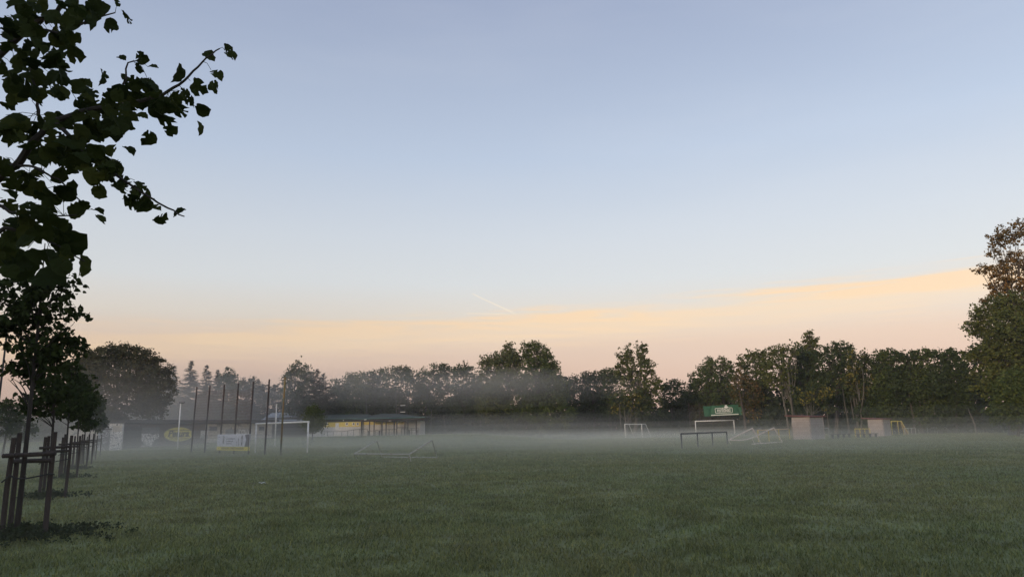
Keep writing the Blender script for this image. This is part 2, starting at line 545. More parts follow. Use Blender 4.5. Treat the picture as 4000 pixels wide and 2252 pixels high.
# small heart shaped leaf, folded along its midrib
HEART_V = [(0, 0, 0.0), (-0.08, 0.22, 0.05), (0.2, 0.42, 0.09), (0.6, 0.30, 0.05), (1.0, 0, -0.12), (0.5, 0, 0.0),
           (-0.08, -0.22, 0.05), (0.2, -0.42, 0.09), (0.6, -0.30, 0.05)]
HEART_F = [(0, 5, 2, 1), (5, 4, 3, 2), (0, 6, 7, 5), (5, 7, 8, 4)]


def crown_points(lobes, per_area, clump, r, shell=0.45, lump=0.25, flat=0.7, nclump=14):
    """clumps of leaves through a set of ellipsoids. lobes: (centre Vector, rx, ry, rz)"""
    C, O = [], []
    for (c, rx, ry, rz) in lobes:
        area = PI * rx * rz
        n = max(20, int(area * per_area))
        kc = max(4, n // nclump)
        d = r.normal(size=(kc, 3))
        d = norm(d)
        ph = r.random(6) * 6.28
        wob = 1 + lump * (np.sin(d[:, 0] * 5 + ph[0]) * np.sin(d[:, 2] * 6 + ph[1]) + 0.6 * np.sin(d[:, 1] * 9 + d[:, 2] * 7 + ph[2]))
        wob = np.minimum(wob, 1.14)
        fr = (shell + (1 - shell) * r.random(kc) ** 0.6) * wob
        cc = d * fr[:, None] * np.array([rx, ry, rz]) + np.array(c)
        pick = r.integers(0, kc, n)
        sc = clump * (0.6 + 0.8 * r.random(kc))
        off = r.normal(size=(n, 3)) * sc[pick][:, None] * np.array([1, 1, flat]) * 0.55
        C.append(cc[pick] + off)
        O.append(d[pick])
    return np.concatenate(C), np.concatenate(O)


def leaf_cloud(name, mat, lobes, per_area, leaf, clump, seed, parent, origin, tmpl='kite', droop=0.0, shell=0.45, lump=0.25, upw=0.5, vary=0.35):
    r = np.random.default_rng(seed)
    c, d = crown_points(lobes, per_area, clump, r, shell, lump)
    n = len(c)
    nr = r.normal(size=(n, 3)) * 0.75 + d * 0.35 + np.array([0, 0, upw])
    td = r.normal(size=(n, 3)) * 0.8 + d * 0.4 + np.array([0, 0, -droop])
    size = leaf * (1 - vary + 2 * vary * r.random(n))
    tv, tf = (KITE_V, KITE_F) if tmpl == 'kite' else (HEART_V, HEART_F)
    V, Fc = place_leaves(c, nr, td, size, tv, tf)
    return np_mesh(name, V, Fc, 4, mat, parent, origin)


def limb(a, b, r0, r1, r, sag=0.1, n=5, wob=0.05):
    a, b = Vector(a), Vector(b)
    L = (b - a).length
    pts, rad = [], []
    j = Vector(np.clip(r.normal(size=3), -1.2, 1.2)) * L * wob
    for i in range(n + 1):
        t = i / n
        p = a.lerp(b, t) + j * math.sin(t * PI) + Vector((0, 0, -sag * L * math.sin(t * PI)))
        pts.append(p)
        rad.append(r0 + (r1 - r0) * t)
    return pts, rad


def broad_tree(name, label, Y, base_px, lobes_px, mat, seed, leaf=0.34, lai=4.2, clump=0.55, group='trees round the field',
               cat='tree', bark='bark', trunk_r=None, dy=None, base=None, shell=0.45, lump=0.25, stems=1, tmpl='kite', droop=0.0, depth=1.0, upw=0.5, fork=0.28):
    r = np.random.default_rng(seed)
    base = base or onground(base_px, Y)
    lobes = []
    for i, (px, py, rx, ry) in enumerate(lobes_px):
        k = Y / F
        off = float(r.normal()) * rx * k * 0.35 if i else 0.0
        c = P(px, py, Y + off)
        lobes.append((c, rx * k, max(rx, ry * 0.6) * k * depth, ry * k))
    root = thing(name, base, label, cat, group)
    area_leaf = 0.36 * leaf * leaf if tmpl == 'kite' else 0.55 * leaf * leaf
    leaf_cloud('crown', mat, lobes, lai / area_leaf, leaf, clump, seed + 1, root, base, tmpl, droop, shell, lump, upw)
    top = max(l[0].z for l in lobes)
    H = top - base.z
    tr = trunk_r or max(0.08, 0.022 * H)
    mb = MB()
    big = max(lobes, key=lambda l: l[0].z)[0]
    for s in range(stems):
        off = Vector((float(r.normal()) * 0.35, float(r.normal()) * 0.35, 0)) if stems > 1 else Vector((0, 0, 0))
        b0 = base + off + Vector((0, 0, -0.15))
        fk = base + off * 2.2 + Vector((0, 0, H * fork))
        tip = Vector((big.x, big.y, top)) + off * 3
        fk.x += (tip.x - fk.x) * 0.25
        fk.y += (tip.y - fk.y) * 0.25
        p1, r1 = limb(b0, fk, tr * 1.15, tr * 0.8, r, 0, 4)
        p2, r2 = limb(fk, tip, tr * 0.8, tr * 0.12, r, 0, 6)
        mb.tube(p1 + p2[1:], r1 + r2[1:], 7)
        for (c, rx, ry, rz) in lobes:
            if s == 0 or r.random() < 0.5:
                t = 0.1 + 0.5 * r.random()
                st = fk.lerp(tip, t * 0.6) if c.z > fk.z else b0.lerp(fk, 0.85)
                pp, rr = limb(st, c + Vector((0, 0, rz * 0.3)), tr * 0.42, tr * 0.06, r, 0.05)
                mb.tube(pp, rr, 5)
                for _ in range(3):
                    q = c + Vector(r.random(3) * 2 - 1) * 0.6 * rx
                    pp2, rr2 = limb(Vector(pp[3]), q, tr * 0.2, tr * 0.03, r, 0)
                    mb.tube(pp2, rr2, 4, False)
    mb.build('trunk', bark, root)
    return root


def spruce(label, Y, px, top_py, half_px, seed, group='spruces behind the low sheds', width=1.0):
    r = np.random.default_rng(seed)
    base = onground(px, Y)
    top = P(px, top_py, Y)
    base.x = top.x
    H = top.z - base.z
    R = 1.45 * half_px * Y / F
    root = thing('spruce_tree', base, label, 'tree', group)
    mb = MB().tube([base - Vector((0, 0, 0.1)), base.lerp(top, 0.5), top], [0.022 * H, 0.012 * H, 0.012], 7)
    C, Nn, T, S = [], [], [], []
    nl = int(H / 0.30)
    for i in range(nl):
        nb = 5 + int(9 * (1 - i / nl))
        for _ in range(nb):
            h = 0.1 + 0.9 * (i + r.random() * 1.3) / (nl + 0.3)
            rad = R * (1 - h) ** 0.9 + 0.08
            a = r.random() * 6.283
            ln = rad * (0.65 + 0.5 * r.random())
            z0 = base.z + H * h
            k = max(3, int(ln / 0.22))
            for q in range(k):
                t = (q + 1) / k
                zz = z0 - 0.30 * ln * t + 0.26 * ln * t * t
                for side in (-1, 0, 1):
                    dirv = np.array([math.cos(a + side * 0.55), math.sin(a + side * 0.55), -0.22 + 0.12 * r.normal()])
                    C.append((base.x + math.cos(a) * ln * t + 0.05 * r.normal(), base.y + math.sin(a) * ln * t + 0.05 * r.normal(), zz + 0.05 * r.normal()))
                    Nn.append((0.3 * r.normal(), 0.3 * r.normal(), 1))
                    T.append(dirv)
                    S.append(0.34 + 0.30 * r.random())
            if h < 0.9:
                mb.tube([(base.x, base.y, z0), (base.x + math.cos(a) * ln * 0.8, base.y + math.sin(a) * ln * 0.8, z0 - 0.15 * ln)], [0.03, 0.008], 3, False)
    tv = [(-0.5, 0, 0), (0.0, 0.17, -0.03), (0.6, 0, -0.02), (0.0, -0.17, -0.03)]
    V, Fc = place_leaves(np.array(C), np.array(Nn), np.array(T), np.array(S), tv, KITE_F)
    np_mesh('crown', V, Fc, 4, 'needle', root, base)
    mb.build('trunk', 'bark', root)
    return root

# ------------------------------------------------------------------ sky and sun
SUN_AZ = math.radians(214)       # clockwise from +Y: low behind the camera, to its left
SUN_EL = math.radians(5.0)
sun_dir = Vector((math.sin(SUN_AZ) * math.cos(SUN_EL), math.cos(SUN_AZ) * math.cos(SUN_EL), math.sin(SUN_EL)))
w = bpy.data.worlds.new('World')
SC.world = w
w.use_nodes = True
nt = w.node_tree
nt.nodes.clear()
N, L = nt.nodes.new, nt.links.new
wo = N('ShaderNodeOutputWorld')
bg = N('ShaderNodeBackground')
bg.inputs['Strength'].default_value = 0.1
L(bg.outputs[0], wo.inputs['Surface'])
sky = N('ShaderNodeTexSky')
sky.sky_type = 'NISHITA'
sky.sun_disc = False
sky.sun_elevation = SUN_EL
sky.sun_rotation = SUN_AZ
sky.air_density = 1.0
sky.dust_density = 1.5
tc = N('ShaderNodeTexCoord')
sep = N('ShaderNodeSeparateXYZ')
L(tc.outputs['Generated'], sep.inputs[0])


def mth(op, a, b=None, c=None, clamp=False):
    n = N('ShaderNodeMath')
    n.operation = op
    n.use_clamp = clamp
    for i, v in enumerate((a, b, c)):
        if v is None:
            continue
        if isinstance(v, (int, float)):
            n.inputs[i].default_value = v
        else:
            L(v, n.inputs[i])
    return n.outputs[0]


def mixc(fac, a, b, mode='MIX'):
    n = N('ShaderNodeMix')
    n.data_type = 'RGBA'
    n.blend_type = mode
    for k, v in (('Factor', fac), ('A', a), ('B', b)):
        if isinstance(v, (int, float)):
            n.inputs[k].default_value = v
        elif isinstance(v, tuple):
            n.inputs[k].default_value = (*v, 1)
        else:
            L(v, n.inputs[k])
    return n.outputs['Result']


def maprange(v, a, b, smooth=True):
    n = N('ShaderNodeMapRange')
    n.interpolation_type = 'SMOOTHSTEP' if smooth else 'LINEAR'
    n.inputs['From Min'].default_value = a
    n.inputs['From Max'].default_value = b
    L(v, n.inputs['Value'])
    return n.outputs['Result']


X, Y_, Z = sep.outputs
rp = N('ShaderNodeValToRGB')
stops = [(0.0, (206, 170, 157)), (0.045, (215, 182, 168)), (0.08, (224, 193, 176)), (0.115, (232, 205, 186)), (0.155, (232, 222, 210)), (0.20, (222, 225, 227)),
         (0.262, (213, 220, 229)), (0.367, (191, 205, 226)), (0.549, (160, 173, 201)), (1.0, (118, 138, 172))]
cr = rp.color_ramp
while len(cr.elements) < len(stops):
    cr.elements.new(0.5)
for e, (p, c) in zip(cr.elements, stops):
    e.position = p
    e.color = (*srgb(*c), 1)
L(Z, rp.inputs['Fac'])
# thin cirrus: long level streaks with a sloping upper edge, lit warm
mp = N('ShaderNodeMapping')
mp.inputs['Scale'].default_value = (1.6, 1.6, 26)
mp.inputs['Rotation'].default_value = (0, math.radians(2.0), 0)
L(tc.outputs['Generated'], mp.inputs['Vector'])
nz = N('ShaderNodeTexNoise')
nz.inputs['Scale'].default_value = 2.2
nz.inputs['Detail'].default_value = 7
nz.inputs['Roughness'].default_value = 0.55
nz.inputs['Distortion'].default_value = 0.4
L(mp.outputs[0], nz.inputs['Vector'])
edge = mth('MULTIPLY_ADD', X, 0.047, 0.156)
nsh = mth('MULTIPLY_ADD', nz.outputs['Fac'], 0.04, -0.020)
h = mth('SUBTRACT', mth('ADD', edge, nsh), Z)              # positive below the edge of the cloud
nz3 = N('ShaderNodeTexNoise')
nz3.inputs['Scale'].default_value = 7.0
nz3.inputs['Detail'].default_value = 6
L(mp.outputs[0], nz3.inputs['Vector'])
h = mth('ADD', h, mth('MULTIPLY_ADD', nz3.outputs['Fac'], 0.034, -0.017))
inside = maprange(h, -0.012, 0.020)
fade = mth('SUBTRACT', 1.0, maprange(h, 0.008, 0.06))
streak = maprange(nz.outputs['Fac'], 0.40, 0.66)
band = mth('MULTIPLY', inside, mth('MULTIPLY_ADD', fade, 0.95, 0.03))
band = mth('MULTIPLY', band, mth('MULTIPLY_ADD', streak, 0.8, 0.7), clamp=True)
col = mixc(band, rp.outputs['Color'], srgb(253, 221, 184))
# faint high wisps
mp2 = N('ShaderNodeMapping')
mp2.inputs['Scale'].default_value = (1.0, 1.0, 5)
mp2.inputs['Rotation'].default_value = (0, math.radians(14), 0)
L(tc.outputs['Generated'], mp2.inputs['Vector'])
nz2 = N('ShaderNodeTexNoise')
nz2.inputs['Scale'].default_value = 2.6
nz2.inputs['Detail'].default_value = 6
L(mp2.outputs[0], nz2.inputs['Vector'])
wisp = mth('MULTIPLY', maprange(nz2.outputs['Fac'], 0.42, 0.75), 0.10)
col = mixc(wisp, col, srgb(225, 228, 235))


def streak_line(col, p0, p1, w0, w1, strength, colr):
    """a condensation trail: a line across the sky dome that widens and fades"""
    a = ray(*p0).normalized()
    b = ray(*p1).normalized()
    n = a.cross(b).normalized()
    t = (b - a).normalized()
    d1 = N('ShaderNodeVectorMath'); d1.operation = 'DOT_PRODUCT'
    L(tc.outputs['Generated'], d1.inputs[0]); d1.inputs[1].default_value = n
    d2 = N('ShaderNodeVectorMath'); d2.operation = 'DOT_PRODUCT'
    L(tc.outputs['Generated'], d2.inputs[0]); d2.inputs[1].default_value = t
    s = maprange(d2.outputs['Value'], a.dot(t), b.dot(t), False)
    wd = mth('MULTIPLY_ADD', s, w1 - w0, w0)
    wob = mth('MULTIPLY_ADD', nz.outputs['Fac'], w0 * 3, -w0 * 1.5)
    q = mth('DIVIDE', mth('ABSOLUTE', mth('ADD', d1.outputs['Value'], wob)), wd)
    core = mth('SUBTRACT', 1.0, maprange(q, 0.3, 1.0))
    on = mth('MULTIPLY', mth('GREATER_THAN', d2.outputs['Value'], a.dot(t)), mth('SUBTRACT', 1.0, maprange(d2.outputs['Value'], b.dot(t) - (b - a).length * 0.25, b.dot(t))))
    front = mth('GREATER_THAN', Y_, 0.3)
    return mixc(mth('MULTIPLY', mth('MULTIPLY', core, on), mth('MULTIPLY', front, strength)), col, colr)


col = streak_line(col, (1845, 1147), (2030, 1233), 0.0010, 0.0022, 0.52, srgb(255, 240, 218))
col = streak_line(col, (1822, 1223), (1990, 1226), 0.0008, 0.0011, 0.6, srgb(255, 234, 205))
# the sky is a little darker to the left
lowz = mth('SUBTRACT', 1.0, maprange(Z, 0.0, 0.22))
side = mth('MULTIPLY_ADD', X, mth('MULTIPLY_ADD', lowz, 0.20, 0.12), 0.985)
vm = N('ShaderNodeVectorMath'); vm.operation = 'SCALE'
L(col, vm.inputs[0]); L(side, vm.inputs['Scale'])
# brighter, warm glow round the sunrise behind the camera
dp = N('ShaderNodeVectorMath'); dp.operation = 'DOT_PRODUCT'
L(tc.outputs['Generated'], dp.inputs[0])
dp.inputs[1].default_value = (sun_dir.x, sun_dir.y, 0.12)
glow = maprange(dp.outputs['Value'], -0.1, 1.0)
vs = N('ShaderNodeVectorMath'); vs.operation = 'SCALE'
L(vm.outputs[0], vs.inputs[0])
L(mth('MULTIPLY_ADD', glow, 5.0, 9.7), vs.inputs['Scale'])
tot = N('ShaderNodeVectorMath'); tot.operation = 'ADD'
sk = N('ShaderNodeVectorMath'); sk.operation = 'SCALE'
sk.inputs['Scale'].default_value = 0.12
L(sky.outputs[0], sk.inputs[0])
L(vs.outputs[0], tot.inputs[0]); L(sk.outputs[0], tot.inputs[1])
L(tot.outputs[0], bg.inputs['Color'])

sl = bpy.data.lights.new('sun', 'SUN')
sl.energy = 2.0
sl.angle = math.radians(4)
sl.color = (1.0, 0.78, 0.58)
so = bpy.data.objects.new('sun', sl)
so.rotation_euler = (-sun_dir).to_track_quat('-Z', 'Y').to_euler()
so.location = (0, -20, 30)
COL.objects.link(so)
SC.view_settings.view_transform = 'Standard'
SC.view_settings.look = 'None'
SC.view_settings.exposure = 0.0
SC.view_settings.gamma = 1.0

# ------------------------------------------------------------------ ground
xs = np.concatenate([np.linspace(-2500, -130, 10)[:-1], np.arange(-130, -30, 2.0), np.arange(-30, 30, 0.8), np.arange(30, 130, 2.0), np.linspace(130, 2500, 10)])
ys = np.concatenate([np.linspace(-300, -5, 6)[:-1], np.arange(-5, 45, 0.6), np.arange(45, 150, 1.5), np.linspace(150, 3000, 14)])
gx, gy = np.meshgrid(xs, ys)
gz = zt(gx, gy)
nx, ny = len(xs), len(ys)
gv = np.stack([gx.ravel(), gy.ravel(), gz.ravel()], 1)
ii = (np.arange(ny - 1)[:, None] * nx + np.arange(nx - 1)[None, :]).ravel()
gf = np.stack([ii, ii + 1, ii + nx + 1, ii + nx], 1)
ground = np_mesh('ground', gv, gf, 4, 'ground', smooth=True)
tag(ground, kind='structure')

# grass blades: dense near the camera, thinning to where they are under a pixel
NB = 700000
r_ = np.random.default_rng(3)
u = r_.random(NB)
R0, R1 = 6.5, 105.0
dist = (math.sqrt(R0) + u * (math.sqrt(R1) - math.sqrt(R0))) ** 2
az = (r_.random(NB) * 2 - 1) * 0.78
bx = np.tan(az) * dist
by = dist
clum = vnoise(bx, by, 0.35, 5.0) * 0.6 + vnoise(bx, by, 1.3, 2.0) * 0.6
keep = r_.random(NB) < 0.35 + 0.9 * clum
bx, by, dist, clum = bx[keep], by[keep], dist[keep], clum[keep]
n = len(bx)
bz = zt(bx, by)
hgt = (0.024 + 0.040 * r_.random(n) ** 1.5) * (0.7 + 0.7 * clum) * (1 + 0.006 * dist)
tall = r_.random(n) < 0.012
hgt[tall] *= 1.9
wid = (0.0024 + 0.0022 * r_.random(n)) * (1 + dist / 11)
an = r_.random(n) * 6.283
ln_a = r_.random(n) * 6.283
lean = hgt * (0.4 + 1.3 * r_.random(n))
wx, wy = np.cos(an) * wid, np.sin(an) * wid
lx, ly = np.cos(ln_a) * lean, np.sin(ln_a) * lean
V = np.empty((n, 5, 3))
V[:, 0] = np.stack([bx - wx, by - wy, bz - 0.01], 1)
V[:, 1] = np.stack([bx + wx, by + wy, bz - 0.01], 1)
V[:, 2] = np.stack([bx + wx * 0.7 + lx * 0.3, by + wy * 0.7 + ly * 0.3, bz + hgt * 0.65], 1)
V[:, 3] = np.stack([bx - wx * 0.7 + lx * 0.3, by - wy * 0.7 + ly * 0.3, bz + hgt * 0.65], 1)
V[:, 4] = np.stack([bx + lx, by + ly, bz + hgt], 1)
k5 = (np.arange(n) * 5)[:, None]
tri = np.concatenate([k5 + np.array([[0, 1, 2]]), k5 + np.array([[0, 2, 3]]), k5 + np.array([[3, 2, 4]])])
grass = np_mesh('grass', V.reshape(-1, 3), tri, 3, 'blade')
tag(grass, 'short dewy meadow grass covering the sports field', 'grass', kind='stuff')

# ------------------------------------------------------------------ mist
def vol_box(name, x0, x1, y0, y1, z0, z1, dens, colr=(0.92, 0.94, 0.95), aniso=0.15):
    mb = MB().box(((x0 + x1) / 2, (y0 + y1) / 2, (z0 + z1) / 2), ((x1 - x0) / 2, (y1 - y0) / 2, (z1 - z0) / 2))
    o = mb.build(name, vol_mat(name, dens, colr, aniso))
    return tag(o, kind='stuff')


def vol_mat(name, dens, colr, aniso=0.15):
    mt, nt_, out = new_mat(name)
    v = nt_.nodes.new('ShaderNodeVolumePrincipled')
    v.inputs['Color'].default_value = (*colr, 1)
    v.inputs['Density'].default_value = dens
    v.inputs['Anisotropy'].default_value = aniso
    nt_.links.new(v.outputs[0], out.inputs['Volume'])
    return mt


def mist_bank(c, rad, dens, colr=(0.97, 0.94, 0.88)):
    """a soft lens of mist hanging in the air"""
    mb = MB()
    nu, nv = 28, 14
    for i in range(nv + 1):
        th = PI * i / nv
        for j in range(nu):
            ph = 2 * PI * j / nu
            mb.v.append((c[0] + rad[0] * math.sin(th) * math.cos(ph), c[1] + rad[1] * math.sin(th) * math.sin(ph), c[2] + rad[2] * math.cos(th)))
    for i in range(nv):
        for j in range(nu):
            a, b = i * nu + j, i * nu + (j + 1) % nu
            mb.f.append((a, a + nu, b + nu, b))
    o = mb.build('mist_bank', vol_mat('mist_bank', dens, colr))
    return tag(o, kind='stuff')


HZ = (1.0, 0.965, 0.84)
vol_box('haze', -170, 190, -30, 300, -1.6, 34, 0.00028, (0.95, 0.93, 0.90))
def soft_bank(c, rad, dens):
    for k_, f_ in enumerate((1.0, 0.8, 0.6, 0.4)):
        mist_bank((c[0] + 0.7 * k_, c[1], c[2] + 0.08 * k_), (rad[0] * f_, rad[1] * f_, rad[2] * f_), dens * 0.4)


def ground_mist(c, rad, dens):
    o = mist_bank(c, rad, dens, HZ)
    o.name = 'ground_mist'


for k_, (rz_, dn_) in enumerate(((0.8, 0.0030), (1.4, 0.0016), (2.2, 0.0010), (3.2, 0.0004))):
    ground_mist((8, 102 + k_, 0.12), (190 - 6 * k_, 96 + 2 * k_, rz_), dn_)
rm = np.random.default_rng(41)
for k_ in range(16):                                        # uneven drifts lying on the grass
    ground_mist((-45 + 75 * rm.random(), 40 + 75 * rm.random(), 0.3 + 0.5 * rm.random()), (9 + 14 * rm.random(), 5 + 9 * rm.random(), 0.5 + 0.8 * rm.random()), 0.002 + 0.004 * rm.random())
soft_bank((-25, 50, 1.8), (12, 9, 2.8), 0.007)
soft_bank((-18, 116, 8.2), (40, 6, 3.8), 0.020)
soft_bank((-2, 116.5, 9.2), (13, 5, 2.6), 0.014)
soft_bank((-30, 117, 10.5), (17, 5, 2.2), 0.010)
soft_bank((-54, 106, 5.5), (28, 9, 7.0), 0.022)
soft_bank((-38, 104, 15), (40, 9, 10.0), 0.006)
soft_bank((-46, 77, 3.5), (18, 5, 6.5), 0.014)
soft_bank((-28, 74, 0.8), (44, 34, 2.8), 0.0016)
soft_bank((-20, 112, 2.0), (22, 5, 3.2), 0.010)
soft_bank((0, 118, 1.4), (26, 10, 3.0), 0.009)
for k_, f_ in enumerate((1.0, 0.85, 0.7, 0.5)):
    ground_mist((-22 + 2 * k_, 60 + k_, 0.15), (70 * f_, 46 * f_, 1.6 * f_), 0.0008)
for k_ in range(9):
    ground_mist((-34 + 56 * rm.random(), 30 + 25 * rm.random(), 0.2 + 0.3 * rm.random()), (6 + 9 * rm.random(), 3 + 4 * rm.random(), 0.35 + 0.4 * rm.random()), 0.0020 + 0.0025 * rm.random())

# ------------------------------------------------------------------ the near tree over the camera's left
def crop1(x, y):                 # photo detail 0..1000 px, scaled 1.526
    return (x * 0.6553, y * 0.6553)


near_base = Vector((-3.75, 3.5, 0))
near_base.z = float(zt(near_base.x, near_base.y))
near = thing('linden_tree', near_base, 'dark overhanging tree whose big ragged leaves fill the upper left corner', 'tree', 'young trees in the row along the path')
rn = np.random.default_rng(21)


def pp(x, y, Y=3.1):
    return P(x, y, Y)


limb_paths = [
    # px, py, depth, radius
    [(-330, 900, 3.3, .030), (0, 694, 3.15, .020), (79, 629, 3.1, .018), (131, 550, 3.05, .016), (210, 472, 3.05, .0135), (314, 436, 3.0, .0115), (419, 419, 3.0, .010), (557, 393, 2.95, .0085), (655, 357, 2.95, .007), (721, 314, 2.9, .0055), (773, 262, 2.9, .0045), (806, 226, 2.9, .0038), (858, 190, 2.9, .0028)],
    [(-200, 420, 3.3, .022), (0, 215, 3.25, .016), (118, 105, 3.2, .014), (190, 62, 3.2, .012), (275, 10, 3.15, .011), (380, -90, 3.1, .009)],
    [(164, 485, 3.05, .009), (150, 430, 3.05, .008), (141, 373, 3.05, .006), (120, 250, 3.05, .004)],
    [(66, 642, 3.1, .007), (118, 648, 3.1, .006), (164, 668, 3.05, .005), (230, 700, 3.05, .004), (330, 800, 3.0, .0028)],
    [(210, 472, 3.05, .010), (330, 590, 3.0, .008), (459, 688, 2.95, .006), (557, 753, 2.95, .005), (655, 812, 2.9, .004), (720, 845, 2.9, .0025)],
    [(-150, 1000, 3.2, .014), (20, 890, 3.1, .010), (120, 900, 3.1, .007), (230, 960, 3.05, .004), (330, 1020, 3.05, .0028)],
    [(-200, 900, 3.3, .014), (-40, 780, 3.2, .010), (40, 830, 3.2, .007), (150, 850, 3.15, .005), (300, 840, 3.1, .0028)],
    [(118, 105, 3.2, .008), (230, 130, 3.15, .006), (330, 90, 3.1, .005), (450, 50, 3.1, .003)],
    [(480, 330, 2.95, .005), (500, 245, 2.95, .0035), (545, 228, 2.95, .0025)],
]
mb = MB()
H_near = 5.6
mb.tube([near_base + Vector((0, 0, -0.1)), near_base + Vector((0.03, 0, 1.2)), near_base + Vector((-0.02, 0.02, 2.6)), near_base + Vector((0.04, 0, 4.2)), near_base + Vector((0.0, 0, H_near))],
        [0.075, 0.065, 0.055, 0.035, 0.01], 10)
BR = []
for path in limb_paths:
    pts = [pp(x, y, d) for x, y, d, _ in path]
    rad = [q[3] for q in path]
    if path[0][0] < -100:
        p0 = near_base + Vector((0.02, 0, min(max(pts[0].z - 0.55, 1.9), 4.6)))
        pts = [p0] + pts
        rad = [rad[0] * 1.1] + rad
    # finer, slightly knobbly
    fine, fr = [], []
    for i in range(len(pts) - 1):
        for t in (0, 0.34, 0.67):
            q = pts[i].lerp(pts[i + 1], t)
            if t:
                q = q + Vector(rn.normal(size=3)) * 0.004
            fine.append(q)
            fr.append(rad[i] + (rad[i + 1] - rad[i]) * t)
    fine.append(pts[-1]); fr.append(rad[-1])
    mb.tube(fine, fr, 7)
    BR += fine
for k in range(14):              # the rest of its crown, out of the picture
    z = 2.0 + 0.25 * k
    a = rn.random() * 2.4 + 1.9
    q = near_base + Vector((math.cos(a) * 1.2, math.sin(a) * 1.2, z + 0.6))
    q1, q2 = limb(near_base + Vector((0, 0, z)), q, 0.02, 0.004, rn, 0.05)
    mb.tube(q1, q2, 6)
mb.build('trunk', 'bark_young', near)

# leaves seen one by one: crop px (x, y, width, aspect)
spots = [(755, 95, 62, .4), (655, 150, 62, 1), (600, 60, 66, 1), (545, 20, 60, 1), (400, 140, 60, .9), (435, 230, 56, 1), (430, 75, 48, 1), (690, 12, 42, .6), (505, 140, 48, .5),
         (720, 345, 36, .7), (840, 340, 58, 1), (825, 400, 46, .7), (905, 395, 40, .35), (735, 460, 42, .7), (610, 450, 66, .4), (780, 500, 66, .8), (905, 505, 60, .4), (1065, 425, 80, .5),
         (1175, 515, 76, 1), (1240, 330, 54, .8), (1355, 285, 46, .8), (1370, 325, 52, .7), (1290, 440, 56, .7), (1280, 510, 56, .8), (1200, 650, 62, 1), (1190, 755, 54, .45), (1100, 550, 48, .8),
         (1065, 655, 66, .9), (970, 690, 100, .45), (1010, 775, 56, .9), (885, 815, 64, .9), (762, 890, 52, .5), (700, 775, 62, .9), (640, 735, 48, .9), (770, 745, 44, .5), (650, 640, 66, 1), (700, 560, 60, 1),
         (590, 1130, 66, .9), (680, 1005, 56, .7), (780, 1195, 74, .9), (830, 1105, 56, .6), (950, 1305, 58, .7), (1060, 1270, 52, .4), (920, 1235, 45, .6), (860, 1170, 52, .6), (870, 1210, 45, .8),
         (445, 1260, 70, 1), (595, 1300, 48, .5), (500, 1215, 48, .8), (575, 1255, 48, .4), (340, 1050, 72, .8), (380, 1140, 84, .9), (110, 1050, 80, .6), (470, 960, 84, 1), (560, 900, 74, .9), (600, 970, 56, .8),
         (500, 830, 74, .9), (665, 905, 52, .7), (440, 880, 70, 1), (720, 1095, 48, .5), (1130, 590, 50, .8), (990, 610, 52, .8), (860, 600, 60, .8), (840, 690, 46, .6), (925, 640, 60, .7)]
low = [(330, 75, 130, 1), (440, 170, 150, .9), (545, 305, 100, .5), (310, 395, 130, .8), (150, 300, 125, 1), (60, 170, 130, 1), (200, 90, 120, .8), (110, 60, 110, 1), (30, 270, 100, .9), (250, 250, 110, .8), (410, 60, 100, .6)]
pts_l = [(x * 0.6553, y * 0.6553, w_ * 0.6553, a) for x, y, w_, a in spots] + [(x * 0.586, 850 + y * 0.586, w_ * 0.586, a) for x, y, w_, a in low]
polys = [
    ([(0, 0), (600, 0), (640, 50), (480, 150), (460, 330), (430, 380), (460, 450), (545, 540), (540, 620), (350, 620), (250, 560), (150, 700), (0, 600)], 100),
    ([(200, 720), (560, 620), (850, 520), (1050, 540), (1000, 680), (820, 620), (700, 780), (560, 850), (690, 1060), (600, 1080), (400, 980), (200, 960), (100, 850), (0, 830), (0, 700)], 110),
    ([(560, 900), (680, 980), (900, 1180), (870, 1240), (700, 1120), (560, 1020)], 13),
    ([(600, 560), (760, 490), (960, 490), (1060, 560), (1040, 690), (860, 640)], 16),
    ([(0, 950), (110, 1000), (400, 1060), (430, 1150), (330, 1230), (370, 1400), (460, 1440), (330, 1640), (0, 1640)], 54),
]


def inpoly(x, y, poly):
    c = False
    j = len(poly) - 1
    for i in range(len(poly)):
        xi, yi = poly[i]; xj, yj = poly[j]
        if (yi > y) != (yj > y) and x < (xj - xi) * (y - yi) / (yj - yi) + xi:
            c = not c
        j = i
    return c


for poly, cnt in polys:
    x0, x1 = min(p[0] for p in poly), max(p[0] for p in poly)
    y0, y1 = min(p[1] for p in poly), max(p[1] for p in poly)
    got = 0
    while got < cnt:
        x, y = x0 + rn.random() * (x1 - x0), y0 + rn.random() * (y1 - y0)
        if inpoly(x, y, poly):
            pts_l.append((x * 0.6553, y * 0.6553, (48 + 34 * rn.random()) * 0.6553 * 1.05, 0.4 + 0.6 * rn.random()))
            got += 1

leaf_v, leaf_f3 = [], []
pet = MB()


